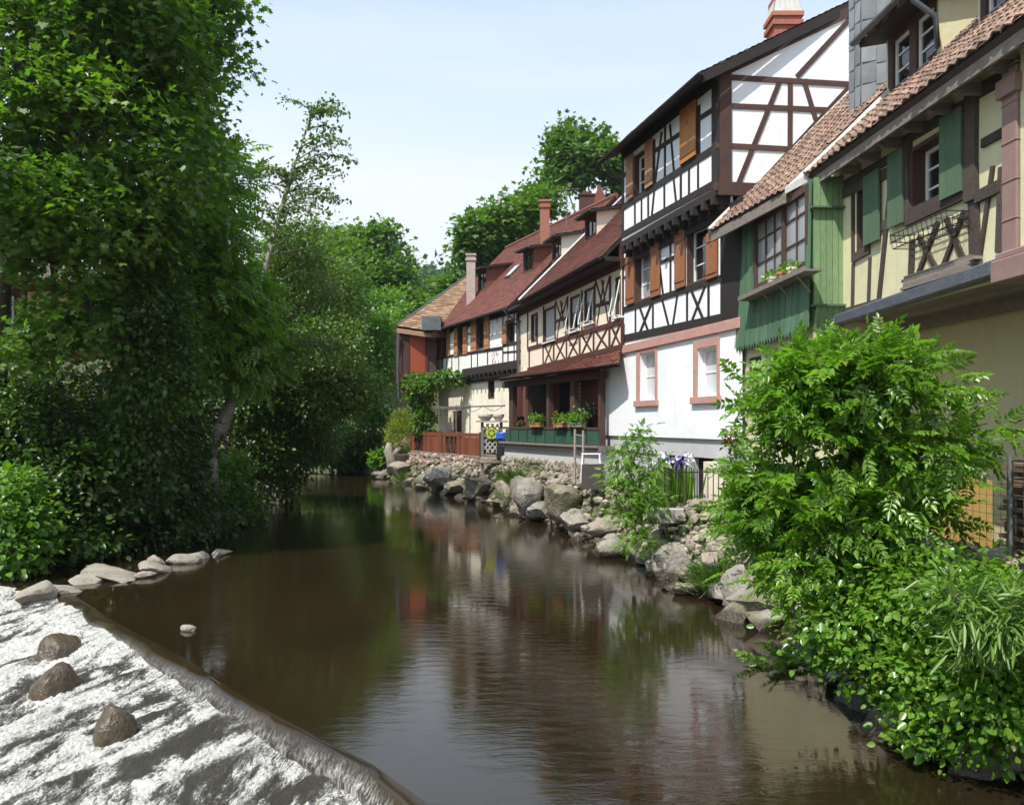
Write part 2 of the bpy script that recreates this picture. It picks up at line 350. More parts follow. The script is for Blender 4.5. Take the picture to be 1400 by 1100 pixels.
def tiles(A,B,Cc,D,parent,m,course=.16,tw=.17,th=.02,style='flat',name='roof',under='tb_dark',skip=None,slab=.08):
    """A,B eave left/right, C,D top right/left"""
    A,B,Cc,D=map(V,(A,B,Cc,D)); nrm=(B-A).cross(D-A).normalized()
    if nrm.z<0: nrm=-nrm
    rows=max(1,int(((D-A).length+(Cc-B).length)/2/course)); mb=MB()
    for r in range(rows):
        a0=r/rows; a1=min((r+1.25)/rows,1)
        L0=A.lerp(D,a0); R0=B.lerp(Cc,a0); L1=A.lerp(D,a1); R1=B.lerp(Cc,a1)
        n=max(1,int((R0-L0).length/tw)); sh=.5*(r%2)
        for c in range(-1,n+1):
            t0=max(0,(c+sh)/n); t1=min(1,(c+1+sh)/n)
            if t1-t0<.15/n: continue
            j=random.uniform(-.003,.006); jl=random.uniform(-.012,.012)/max(.1,(D-A).length)
            p0=L0.lerp(R0,t0+.02/n); p1=L0.lerp(R0,t1-.02/n); q0=L1.lerp(R1,t0+.02/n); q1=L1.lerp(R1,t1-.02/n)
            up=(q0-p0).normalized(); p0=p0-up*jl*8; p1=p1-up*jl*8
            if style=='flat':
                h=th*1.6+j
                mb.add([p0+nrm*h,p1+nrm*h,q1+nrm*th*.3,q0+nrm*th*.3,p0+nrm*(h-th),p1+nrm*(h-th)],[(0,1,2,3),(4,5,1,0)])
            else:
                k=5; hs=[0,.55,1,.55,0]; top=[];bot=[];low=[]
                for i in range(k):
                    f=i/(k-1); hh=th*1.6+j+hs[i]*.045
                    top.append(p0.lerp(p1,f)+nrm*hh); bot.append(q0.lerp(q1,f)+nrm*(hh-th*1.2)); low.append(p0.lerp(p1,f)+nrm*(hh-th))
                mb.add(top+bot+low,[(i,i+1,k+i+1,k+i) for i in range(k-1)]+[(2*k+i,2*k+i+1,i+1,i) for i in range(k-1)])
    o=mb.build(name,M[m],parent,recalc=False)
    ub=MB(); K=7; g=[[A.lerp(D,i/K).lerp(B.lerp(Cc,i/K),j/K) for j in range(K+1)] for i in range(K+1)]
    vs=[p-nrm*.004 for r_ in g for p in r_]+[p-nrm*slab for r_ in g for p in r_]; q=lambda i,j,s=0: s*(K+1)**2+i*(K+1)+j
    fs=[(q(i,j,s),q(i,j+1,s),q(i+1,j+1,s),q(i+1,j,s)) for i in range(K) for j in range(K) for s in (0,1)]
    for i in range(K): fs+=[(q(0,i),q(0,i+1),q(0,i+1,1),q(0,i,1)),(q(K,i),q(K,i+1),q(K,i+1,1),q(K,i,1)),(q(i,0),q(i+1,0),q(i+1,0,1),q(i,0,1)),(q(i,K),q(i+1,K),q(i+1,K,1),q(i,K,1))]
    ub.add(vs,fs); ub.build('roof_deck',M[under],o)
    return o
def gutter(p,q,parent,m='zinc',r=.065,name='gutter'):
    p=V(p);q=V(q); t=(q-p).normalized(); s=t.cross(V((0,0,1))).normalized(); mb=MB(); k=7
    o=[];i_=[]
    for e in (p,q):
        o.append([e+s*math.cos(math.pi+math.pi*i/(k-1))*r+V((0,0,1))*math.sin(math.pi+math.pi*i/(k-1))*r for i in range(k)])
        i_.append([e+s*math.cos(math.pi+math.pi*i/(k-1))*(r-.008)+V((0,0,1))*math.sin(math.pi+math.pi*i/(k-1))*(r-.008) for i in range(k)])
    mb.add(o[0]+o[1]+i_[0]+i_[1],[(j,j+1,k+j+1,k+j) for j in range(k-1)]+[(2*k+j,2*k+j+1,3*k+j+1,3*k+j) for j in range(k-1)]+[(0,k,3*k,2*k),(k-1,2*k-1,4*k-1,3*k-1)])
    return mb.build(name,M[m],parent,smooth=False,recalc=False)
# ------------------------------------------------------------------ foliage
def T_fold(w=.32,fold=.12): return np.array([(0,0,0),(-w,.45,fold),(0,1,-.05),(w,.45,fold)],float),[(0,2,1),(0,3,2)]
def T_maple():
    v=[(0,0),(.2,.1),(.52,-.02),(.42,.28),(.66,.58),(.27,.56),(0,1),(-.27,.56),(-.66,.58),(-.42,.28),(-.52,-.02),(-.2,.1)]
    return np.array([(x,y,-.25*(x*x+(y-.4)**2)) for x,y in v]),[tuple(range(12))]
def T_round():
    v=[(0,0),(.27,.13),(.37,.42),(.22,.8),(.03,1.02),(-.25,.74),(-.33,.45),(-.24,.12)]
    return np.array([(x,y,abs(x)*.25-.1*y*y) for x,y in v]),[(0,1,2,3,4),(0,4,5,6,7)]
def T_lance():
    v=[(0,0,0),(.07,.35,.03),(.05,.75,0),(0,1,-.08),(-.05,.75,0),(-.07,.35,.03)]
    return np.array(v,float),[(0,1,2,3),(0,3,4,5)]
def T_pinnate(pairs=5,ll=.36,w=.13,seed=0):
    rr=random.Random(seed); vs=[];fs=[]
    def leaflet(bx,by,bz,ang,l,droop):
        b=len(vs); c,s=math.cos(ang),math.sin(ang)
        for x,y,z in ((0,0,0),(-w,.45,.05),(0,1,-.1-droop),(w,.45,.05)):
            X=x*l/ .36*.9; Y=y*l; vs.append((bx+X*c-Y*s,by+X*s+Y*c,bz+z*l*1.6))
        fs.append((b,b+2,b+1)); fs.append((b,b+3,b+2))
    for i in range(pairs):
        y=.22+.62*i/(pairs-1); z=-.28*y*y
        for sg in (-1,1):
            leaflet(0,y+rr.uniform(-.02,.02),z,sg*rr.uniform(.85,1.15),ll*rr.uniform(.8,1.05)*(1-.15*abs(i-1.5)/2),rr.uniform(0,.25))
    leaflet(0,.88,-.24,rr.uniform(-.1,.1),ll,.1)
    b=len(vs); vs+= [(-.012,0,0),(.012,0,0),(.008,.45,-.05),(-.008,.45,-.05),(.006,.9,-.24),(-.006,.9,-.24)]
    fs+= [(b,b+1,b+2),(b,b+2,b+3),(b+3,b+2,b+4),(b+3,b+4,b+5)]
    return np.array(vs),fs
def leaves(name,pos,axis,nrm,size,tmpl,m,parent=None):
    tv,tf=tmpl; n=len(pos)
    y=axis/np.maximum(np.linalg.norm(axis,axis=1,keepdims=True),1e-6)
    x=np.cross(y,nrm); x/=np.maximum(np.linalg.norm(x,axis=1,keepdims=True),1e-6); z=np.cross(x,y)
    v=pos[:,None,:]+size[:,None,None]*(tv[None,:,0,None]*x[:,None,:]+tv[None,:,1,None]*y[:,None,:]+tv[None,:,2,None]*z[:,None,:])
    lp=np.array([i for f in tf for i in f]); k=len(tv)
    loops=(lp[None,:]+(np.arange(n)*k)[:,None]).ravel(); counts=np.tile([len(f) for f in tf],n)
    return np_mesh(name,v.reshape(-1,3),loops,counts,m,parent)
def crown_pts(lobes,n,seed=0,freq=.9,thr=.42,shell=.45,clip=None):
    """lobes: (px,py,d,rpx,rpy,rd) -> sample spray centres with outward vectors"""
    r=np.random.default_rng(seed); cs=[];rs=[]
    for l in lobes:
        if len(l)==6: px,py,d,rx,ry,rd=l; cs.append(at(px,py,d)[:]); rs.append((rx*d/F,rd,ry*d/F))
        else: cs.append(l[:3]); rs.append((l[3],l[3],l[3]*.9))
    cs=np.array(cs);rs=np.array(rs); w=(rs[:,0]*rs[:,2])**1.0; w/=w.sum()
    i=r.choice(len(cs),size=n*2,p=w); dd=r.normal(size=(n*2,3)); dd/=np.linalg.norm(dd,axis=1,keepdims=True)
    u=shell+(1-shell)*r.random(n*2)**.6; u*=1+.45*(r.random(n*2)-.45)*r.random(n*2)
    p=cs[i]+dd*rs[i]*u[:,None]; q=fbm(p*freq+seed*3.1,3)
    k=q>thr; p=p[k];dd=dd[k]
    k=p[:,2]>.02
    if clip is not None: k&=clip(p)
    p=p[k][:n]; dd=dd[k][:n]
    return p,dd,cs,rs
def foliage(name,lobes,n,per,spread,size,tmpl,m,parent=None,seed=0,freq=.9,thr=.42,droop=.25,shell=.45,clip=None,flat=.5,up=1.0):
    p,o,cs,rs=crown_pts(lobes,n,seed,freq,thr,shell,clip); r=np.random.default_rng(seed+5); N=len(p)
    P=np.repeat(p,per,0); O=np.repeat(o,per,0); k=len(P)
    off=r.normal(size=(k,3))*spread; off[:,2]*=flat; P=P+off
    ax=O*.55+r.normal(size=(k,3))*.55+off/spread*.35; ax[:,2]-=droop
    nm=np.array([0,0,up])+r.normal(size=(k,3))*.45+O*.35
    ok=P[:,2]>.03; P,ax,nm=P[ok],ax[ok],nm[ok]
    return leaves(name,P,ax,nm,size*(.5+.85*r.random(len(P))),tmpl,m,parent),p,cs
def limbs(name,base,top,cs,pts,parent,m,r0=.2,seed=0,ntw=60,sides=7,fork=.5,curve=.3):
    rr=random.Random(seed); mb=MB(); base=V(base); top=V(top); tr=[]
    for i in range(7):
        f=i/6; p=base.lerp(top,f)+V((rr.uniform(-1,1),rr.uniform(-1,1),0))*curve*.3*(1 if 0<i<6 else 0); tr.append(p)
    mb.tube(tr,[r0*(1.25 if i==0 else 1-.6*i/6) for i in range(7)],sides)
    for c in cs:
        c=V(c); f=rr.uniform(.35,.95); k=min(5,int(f*6)); s=tr[k].lerp(tr[k+1],f*6-k)
        a=s.lerp(c,.5)+V((rr.uniform(-.3,.3),rr.uniform(-.3,.3),.15*(c-s).length)); mb.tube([s,s.lerp(a,.6),a,a.lerp(c,.6),c],[r0*.42,r0*.34,r0*.25,r0*.17,r0*.08],5)
    if len(pts) and ntw:
        ca=[V(c) for c in cs]
        for j in range(ntw):
            q=V(pts[rr.randrange(len(pts))]); c=min(ca,key=lambda k:(k-q).length); mid=(c+q)/2+V((rr.uniform(-.1,.1),rr.uniform(-.1,.1),.08))*(q-c).length
            mb.tube([c,mid,q],[r0*.1,r0*.07,r0*.03],4,False)
    return mb.build(name,M[m],parent,smooth=True,recalc=False)
def tree(name,label,cat,base,top,lobes,n,per,spread,size,tmpl,lm,bark='bark',r0=.2,seed=1,ntw=60,group=None,**k):
    base=V(base); t=thing(name,label,cat,base,group)
    _,p,cs=foliage('crown',lobes,n,per,spread,size,tmpl,G[lm],t,seed,**k)
    limbs('trunk' if name.endswith('tree') else 'stems',base,top,cs,p,t,bark,r0,seed,ntw)
    return t
# ------------------------------------------------------------------ rocks
def rock_verts(size,seed,sub=3,facets=12,rough=.10,fl=.30):
    rr=random.Random(seed); bm=bmesh.new(); bmesh.ops.create_icosphere(bm,subdivisions=sub,radius=1)
    v=np.array([x.co[:] for x in bm.verts]); f=[tuple(x.index for x in q.verts) for q in bm.faces]; bm.free()
    for i in range(facets):
        n=np.array([rr.gauss(0,1) for _ in range(3)]); n/=np.linalg.norm(n); c=rr.uniform(fl,.9); d=v@n-c; v=v-np.maximum(d,0)[:,None]*n*.93
    v*=1+(fbm(v*1.3+seed*1.7,3)[:,None]-.5)*.35; v+=v*(fbm(v*5+seed,3)[:,None]-.5)*rough*3
    v=v*np.array(size)*1.28; a=rr.uniform(0,6.28); ty=rr.uniform(-.25,.25)
    R=np.array(Matrix.Rotation(a,3,'Z')@Matrix.Rotation(ty,3,'X')); return v@R.T,f
def rock(name,c,size,seed,m,label,cat,group=None,sub=3,keep=None,**k):
    v,f=rock_verts(size,seed,sub,**k) if keep is None else (None,None)
    mb=MB(); mb.add(v.tolist(),f); o=mb.build(name,M[m],None,smooth=True,recalc=False); o.location=c
    try: o.data.set_sharp_from_angle(angle=math.radians(38))
    except Exception: pass
    return props(o,label,cat,group)
def stones(name,pts,sizes,m,parent=None,seed=3,sub=2,fl=.55,kinds=8):
    """many small stones in one mesh; pts list, sizes list of 3-tuples (x,y,z) in axes given"""
    bank=[rock_verts((1,1,1),seed+i,sub,7,.05,fl) for i in range(kinds)]; rr=random.Random(seed); mb=MB()
    for p,s in zip(pts,sizes):
        v,f=bank[rr.randrange(kinds)]; p=np.array(p); q=v*np.array(s)+p; mb.add(q.tolist(),f)
    return mb.build(name,M[m],parent,smooth=False,recalc=False)
# ------------------------------------------------------------------ terrain
RY=[-12,0,6,7.7,9.5,11.1,12.4,16.1,20.1,27.4,30.7,34.6,37.9,45.4,50,56,60,62,75]
RX=[5.2,4.8,4.1,3.7,3.75,3.7,3.25,2.7,1.8,-.35,-1.4,-3.0,-4.4,-7.4,-9.2,-13,-24,-60,-200]
LY=[-12,6,12,17,20,27,30,35,45,50,55,58,75]
LX=[-10.5,-9.8,-9.7,-9.9,-8.8,-9.0,-9.4,-10.6,-13.5,-18,-26,-62,-201]
def XR(y): return np.interp(y,RY,RX)
def XL(y): return np.interp(y,LY,LX)
CR=[(-10.6,15.6),(-9.0,14.75),(-8.0,14.3),(-7.37,13.94),(-5.54,11.75),(-3.81,9.88),(-2.9,8.73),(-2.24,7.99),(-1.19,6.9),(-.68,6.2),(.7,4.3),(2.6,1.5),(4.9,-1.5)]
def crest_s(x,y):
    """signed distance downstream of the crest polyline"""
    best=np.full(np.shape(x),1e9); sg=np.zeros(np.shape(x))
    for a,b in zip(CR[:-1],CR[1:]):
        dx,dy=b[0]-a[0],b[1]-a[1]; L2=dx*dx+dy*dy; t=np.clip(((x-a[0])*dx+(y-a[1])*dy)/L2,0,1)
        px,py=a[0]+t*dx,a[1]+t*dy; d=np.hypot(x-px,y-py); s=((x-a[0])*dy-(y-a[1])*dx)
        k=d<best; best=np.where(k,d,best); sg=np.where(k,np.sign(s),sg)
    return best*sg
def hgt(x,y):
    x=np.asarray(x,float); y=np.asarray(y,float); xr=XR(y); xl=XL(y)
    ss=lambda t:np.clip(t,0,1)**2*(3-2*np.clip(t,0,1))
    dr=x-xr; dl=xl-x
    r=-.9+ss((dr+.6)/1.9)*2.0+ss((dr-1.3)/4)*.12
    l=-.9+ss((dl+.8)/2.5)*1.9+ss((dl-1.7)/8)*1.2
    h=np.where(dr>dl,r,l)
    h=h+np.clip(dr-17,0,34)*.28*ss((y-10)/40)+np.clip(dl-14,0,60)*.1
    far=np.clip(y-75,0,230)*.165; h=h+np.where(y>68,far,0)
    h=np.minimum(h,150+0*h)
    dn=crest_s(x,y); h=h-np.where((dr<0)&(dl<0)&(dn<0),0,0)
    ds=-dn if crest_s(np.array([-6.]),np.array([8.]))[0]<0 else dn
    inside=(dr<.5)&(dl<.5)&(ds>0)
    h=np.where(inside,np.minimum(h,-.75-np.clip(ds,0,6)*.22),h)
    return h
def gz(x,y): return float(hgt(np.array([x]),np.array([y]))[0])
xs=np.unique(np.concatenate([np.linspace(-420,-40,20),np.linspace(-40,-16,17),np.linspace(-16,12,113),np.linspace(12,45,20),np.linspace(45,420,20)]))
ys=np.unique(np.concatenate([np.linspace(-60,-6,10),np.linspace(-6,24,100),np.linspace(24,66,84),np.linspace(66,110,16),np.linspace(110,700,22)]))
X,Y=np.meshgrid(xs,ys); P=np.stack([X.ravel(),Y.ravel(),0*X.ravel()],1)
P[:,2]=hgt(P[:,0],P[:,1])+(fbm(P*1.3,3)-.5)*.12
nx,ny=len(xs),len(ys); I=np.arange(nx*ny).reshape(ny,nx)
loops=np.stack([I[:-1,:-1],I[:-1,1:],I[1:,1:],I[1:,:-1]],-1).reshape(-1)
gm=mat('earth_and_grass',(.10,.085,.05),(.07,.10,.03),1.2,.95,20,.03,fine=(.16,.13,.09))
props(np_mesh('ground',P,loops,np.full((nx-1)*(ny-1),4),gm,None,True),kind='structure')
# ------------------------------------------------------------------ river
def river_mat():
    m,nt,p,o=newmat('river_water'); L=nt.links
    co=coords(nt,(1,1,1)); f=noise(nt,co,.35,4,.6)
    col=mixc(nt,ramp(nt,f,[(.35,0),(.7,1)]),(.021,.0125,.006),(.013,.010,.0045)); L.new(col,p.inputs['Base Color'])
    p.inputs['Roughness'].default_value=.02; p.inputs['IOR'].default_value=1.33; p.inputs['Specular IOR Level'].default_value=1.0
    rip=coords(nt,(1.0,2.6,1),(0,0,.15)); a=noise(nt,rip,2.6,5,.62,.6)
    b=noise(nt,coords(nt,(1,1.8,1),(0,0,-.3)),9,3,.6,.3); amp=ramp(nt,noise(nt,coords(nt,(1,.6,1)),.28,2,.5),[(.38,.12),(.6,1)])
    mul=nt.nodes.new('ShaderNodeMath'); mul.operation='MULTIPLY'; L.new(a,mul.inputs[0]); L.new(amp,mul.inputs[1])
    n1=bump(nt,mul.outputs[0],.0045); mul2=nt.nodes.new('ShaderNodeMath'); mul2.operation='MULTIPLY'; L.new(b,mul2.inputs[0]); L.new(amp,mul2.inputs[1])
    L.new(bump(nt,mul2.outputs[0],.0009,1,n1),p.inputs['Normal']); return m
M['river']=river_mat()
ry=[-1.6,2,6,9,12,16,20,27,34,38,45,50,56,60,63]; 
poly=[(a,b,0) for a,b in CR]+[(float(XR(y))+2.5,y,0) for y in ry]+[(-60,70,0),(-66,54,0)]+[(float(XL(y))-2.0,y,0) for y in (50,45,35,30,27,20,17.5)]
mb=MB(); mb.add(poly,[tuple(range(len(poly)))]); props(mb.build('river_water',M['river']),kind='structure')
# weir: thin sheet falling over the lip then a rough white ramp
def crest_at(t):
    L=[0]
    for a,b in zip(CR[:-1],CR[1:]): L.append(L[-1]+math.hypot(b[0]-a[0],b[1]-a[1]))
    L=np.array(L); s=t*L[-1]; x=np.interp(s,L,[c[0] for c in CR]); y=np.interp(s,L,[c[1] for c in CR]); return x,y,s
T=np.linspace(0,1,1500); cx,cy,cs_=crest_at(T)
k=41; ker=np.ones(k)/k
def sm(a): b=np.concatenate([np.full(k//2,a[0]),a,np.full(k//2,a[-1])]); return np.convolve(b,ker,'valid')
sx,sy=sm(cx),sm(cy); tx=np.gradient(sx); ty=np.gradient(sy); l=np.hypot(tx,ty); nxx,nyy=ty/l,-tx/l
nxx,nyy=sm(sm(nxx)),sm(sm(nyy)); l=np.hypot(nxx,nyy); nxx/=l; nyy/=l
if nxx.mean()>0: nxx,nyy=-nxx,-nyy
drop=np.interp(cs_,[0,3,4.5,8,11,14,20],[.02,.025,.045,.09,.18,.28,.34])
w1=fbm(np.stack([cs_*1.4,0*cs_,0*cs_],1),3)-.5
prof=[(-.05,0.003),(-.01,.004),(.022,-.008),(.036,-.05),(.05,-.14),(.07,-.3),(.10,-.55),(.14,-.8),(.15,-1.15)]
rows=[]
for s,z in prof:
    streak=(fbm(np.stack([cs_*26,0*cs_+s*2,0*cs_],1),3)-.5)*.012*min(1,max(0,(s-.01)*12))
    q=s+w1*.26*(1 if s>0 else 0)+streak; zz=(z*drop if z<0 else z+0*drop)
    if s>.14: zz=zz-.08
    rows.append(np.stack([cx+nxx*q,cy+nyy*q,zz],1))
A=np.stack(rows); R_,N_=A.shape[:2]; I=np.arange(R_*N_).reshape(R_,N_); loops=np.stack([I[:-1,:-1],I[:-1,1:],I[1:,1:],I[1:,:-1]],-1).reshape(-1)
def fall_mat():
    m,nt,p,o=newmat('weir_falling_water'); L=nt.links; co=coords(nt,(1,1,.08))
    f=noise(nt,co,30,6,.7,.25); g=nt.nodes.new('ShaderNodeNewGeometry'); sp=nt.nodes.new('ShaderNodeSeparateXYZ'); L.new(g.outputs['Position'],sp.inputs[0])
    low=nt.nodes.new('ShaderNodeMapRange'); low.inputs[1].default_value=-.02; low.inputs[2].default_value=-.16; L.new(sp.outputs[2],low.inputs[0])
    st=ramp(nt,f,[(.44,.05),(.56,.5),(.66,1)]); mu0=nt.nodes.new('ShaderNodeMath'); mu0.operation='MULTIPLY'; L.new(st,mu0.inputs[0]); L.new(ramp(nt,noise(nt,coords(nt),2.6,4,.7),[(.35,.15),(.6,1)]),mu0.inputs[1]); mu=nt.nodes.new('ShaderNodeMath'); mu.operation='MULTIPLY'; L.new(mu0.outputs[0],mu.inputs[0]); L.new(low.outputs[0],mu.inputs[1])
    base=mixc(nt,ramp(nt,noise(nt,coords(nt),3,4,.6),[(.35,0),(.65,1)]),(.030,.018,.008),(.016,.011,.006))
    L.new(mixc(nt,mu.outputs[0],base,(.55,.53,.49)),p.inputs['Base Color']); p.inputs['Roughness'].default_value=.06
    L.new(bump(nt,f,.004),p.inputs['Normal']); return m
props(np_mesh('weir_fall_water',A.reshape(-1,3),loops,np.full((R_-1)*(N_-1),4),fall_mat(),None,True),kind='structure')
S=np.concatenate([np.linspace(.08,2.6,260),np.linspace(2.65,7,90)]); TI=np.arange(0,1500,1)
Cx,Ss=np.meshgrid(TI,S); ci=Cx.ravel(); s_=Ss.ravel(); al=cs_[ci]
base=-drop[ci]-.16*s_
fu=al-.42*s_; wq=fbm(np.stack([fu*2,s_*1.5,0*s_+9],1),3)-.5; fu2=fu+wq*.35; q=np.stack([fu2*1.3,s_*.55,0*s_],1); n1=fbm(q*1.4,4); q2=np.stack([fu2*8,s_*4.5,0*s_+4],1); n2=fbm(q2,4); n3=fbm(np.stack([fu2*30,s_*15,0*s_],1),3)
n4=fbm(np.stack([fu2*55+n2*6,s_*34,0*s_+2],1),3); rg=1-np.abs(2*n3-1)
wav=(n1-.5)*.22+(n2-.5)*.09+(rg-.6)*.03+(n4-.5)*.034; wav*=np.clip(s_*2.5,.25,1)
dark=0*s_; xx_=cx[ci]+nxx[ci]*s_; yy_=cy[ci]+nyy[ci]*s_
def ramp0(a,b):
    for zz in np.arange(-.05,-1.9,-.02):
        p=water_pt(a,b,zz); s=abs(crest_s(np.array([p.x]),np.array([p.y]))[0]); j=np.argmin((cx-p.x)**2+(cy-p.y)**2)
        if zz<=-drop[j]-.16*s: return p,j
    return p,j
for (a,b,l1,l2) in ((285,1005,.62,.26),(300,1060,.5,.2),(240,1035,.4,.16),(163,936,.42,.11),(206,985,.3,.08),(34,1022,.32,.10),(26,912,.4,.09),(410,1085,.35,.12),(130,925,.3,.07),(90,1075,.4,.08),(350,1000,.3,.1)):
    p,j=ramp0(a,b); ex,ey=xx_-p.x,yy_-p.y; tnx,tny=nxx[j],nyy[j]; A_=ex*tnx+ey*tny; B_=-ex*tny+ey*tnx
    dark=dark+np.exp(-((A_/l1)**2+(B_/l2)**2)*(1.2+ (n2-.5)*3))
dark=np.clip(dark,0,1); wav=wav*(1-.55*dark)+.05*dark
z=base+wav+.02
foam=np.clip((n1*.5+n2*.35+rg*.10+n4*.05-.468)*9+.25,-.3,1.1); foam=np.where(s_<.3,np.maximum(foam,.5),foam)-1.35*dark
px=cx[ci]+nxx[ci]*s_; py=cy[ci]+nyy[ci]*s_
Pn=np.stack([px,py,z],1); ns,ntt=len(S),len(TI); I=np.arange(ns*ntt).reshape(ns,ntt); loops=np.stack([I[:-1,:-1],I[:-1,1:],I[1:,1:],I[1:,:-1]],-1).reshape(-1)
def foam_mat():
    m,nt,p,o=newmat('rapids_foam'); L=nt.links; a=nt.nodes.new('ShaderNodeAttribute'); a.attribute_name='foam'
    fa=nt.nodes.new('ShaderNodeAttribute'); fa.attribute_name='flow'; mp=nt.nodes.new('ShaderNodeMapping'); mp.inputs['Scale'].default_value=(1,.42,1); L.new(fa.outputs['Vector'],mp.inputs[0]); co=mp.outputs[0]
    n=noise(nt,co,13,7,.75,1.0); n2=noise(nt,co,90,6,.8,.6)
    rg=nt.nodes.new('ShaderNodeMath'); rg.operation='PINGPONG'; L.new(noise(nt,co,32,5,.7,1.0),rg.inputs[0]); rg.inputs[1].default_value=.5; n3=ramp(nt,rg.outputs[0],[(.34,0),(.5,1)])
    ad=nt.nodes.new('ShaderNodeMath'); ad.operation='MULTIPLY_ADD'; L.new(n,ad.inputs[0]); ad.inputs[1].default_value=3.4; ad.inputs[2].default_value=-1.75
    s=nt.nodes.new('ShaderNodeMath'); s.operation='ADD'; L.new(a.outputs['Fac'],s.inputs[0]); L.new(ad.outputs[0],s.inputs[1])
    ad2=nt.nodes.new('ShaderNodeMath'); ad2.operation='MULTIPLY_ADD'; L.new(n2,ad2.inputs[0]); ad2.inputs[1].default_value=3.6; ad2.inputs[2].default_value=-1.95
    s2=nt.nodes.new('ShaderNodeMath'); s2.operation='ADD'; L.new(s.outputs[0],s2.inputs[0]); L.new(ad2.outputs[0],s2.inputs[1])
    s3=nt.nodes.new('ShaderNodeMath'); s3.operation='MULTIPLY_ADD'; L.new(n3,s3.inputs[0]); s3.inputs[1].default_value=.55; L.new(s2.outputs[0],s3.inputs[2])
    f=ramp(nt,s3.outputs[0],[(.1,0),(.5,.09),(.9,.36),(1.4,.9)])
    L.new(mixc(nt,f,(.045,.038,.028),(.69,.665,.62)),p.inputs['Base Color'])
    L.new(ramp(nt,f,[(0,.05),(1,.32)]),p.inputs['Roughness'])
    b=bump(nt,n,.02); L.new(bump(nt,n2,.018,1,b),p.inputs['Normal']); return m
o=np_mesh('rapids_water',Pn,loops,np.full((ns-1)*(ntt-1),4),foam_mat(),None,True); props(o,kind='structure')
at_=o.data.attributes.new('foam','FLOAT','POINT'); at_.data.foreach_set('value',foam.astype(np.float32))
a2=o.data.attributes.new('flow','FLOAT_VECTOR','POINT'); a2.data.foreach_set('vector',np.stack([fu2,s_,z*.6],1).astype(np.float32).ravel())
def ramp_pt(pxx,pyy):
    """where the view ray meets the rapids slope"""
    for z in np.arange(-.05,-1.9,-.02):
        p=water_pt(pxx,pyy,z); s=abs(crest_s(np.array([p.x]),np.array([p.y]))[0]); j=np.argmin((cx-p.x)**2+(cy-p.y)**2)
        if z<=-drop[j]-.16*s: return p
    return p
rc=random.Random(5); P_=[];S_=[]
for i in range(150):
    j=int(1500*(.12+.62*rc.random())); s=rc.uniform(.02,.16)+rc.random()**3*.25; q=rc.uniform(.03,.10); P_.append((cx[j]+nxx[j]*s,cy[j]+nyy[j]*s,-drop[j]*rc.uniform(.55,1.05)-.02)); S_.append((q*1.3,q,q*.6))
# boulders in the rapids
for (x,y,rx,ry,mm,sd,lab) in ((80,893,31,19,'wetrock',5,'dark round wet boulder in the white rapids, highest of three'),
        (76,944,31,25,'wetrock',9,'brown rounded wet boulder in the rapids, middle one of three'),
        (157,1003,27,27,'wetrock',14,'mossy brown wet boulder in the rapids, lowest of three and nearest the weir')):
    p=ramp_pt(x,y+6); d=p.y; rock('boulder',(p.x,p.y,p.z+.03),(rx*d/F*.82,rx*d/F*.78,ry*d/F*1.25),sd,mm,lab,'boulder',facets=6,fl=.74,rough=.06)
for (x,y,rx,ry,sd,lab) in ((42,812,26,20,21,'tall pale boulder at the left end of the weir'),(88,803,24,11,22,'low flat stone beside the boulder at the left end of the weir')):
    p=water_pt(x,y+8,-.05); d=p.y; rock('boulder',(p.x,p.y,p.z+.06),(rx*d/F,rx*d/F*.9,ry*d/F),sd,'palestone',lab,'boulder')
for i,(x,y,rx,ry,lab) in enumerate(((150,783,42,11,'long overhanging pale stone, biggest in the row of stones left of the river'),
    (207,776,30,8,'flat pale stone in the row, between the biggest stone and the upright grey one'),(212,768,13,10,'small upright grey stone standing in the row of flat stones'),
    (249,765,22,6,'flat pale stone in the row, just right of the upright grey stone'),(273,760,16,7,'rounded pale stone touching a flatter one near the right end of the row'),
    (304,755,22,5,'low thin stone awash at the right end of the stone row'),(118,792,26,6,'dark low stone at the left end of the stone row'),(195,787,13,4,'small flat stone in front of the stone row'))):
    p=water_pt(x,y+ry*.5); d=p.y; rock('flat_stone',(p.x,p.y,.03),(rx*d/F,rx*d/F*.6,ry*d/F*1.2),40+i,'palestone',lab,'stone','row of stones in the river above the weir',facets=6)
    bpy.data.objects[-1] if 0 else None
p=water_pt(257,861); rock('floating_stone',(p.x,p.y,.02),(.09,.07,.045),77,'palestone','small pale stone poking out of the brown water above the weir','stone',facets=3,fl=.85)
# ================================================================== houses
up=V((0,0,1))
def lerp2(Zf,x,a,b): 
    (x0,y0),(x1,y1)=a,b; return y0+(y1-y0)*(x-x0)/(x1-x0)
def body(Fc,u0,u1,z0,z1,n0,n1,m,parent,name='side_wall'):
    mb=MB(); Fc.box(mb,u0,u1,z0,z1,n0,n1); return mb.build(name,M[m],parent)
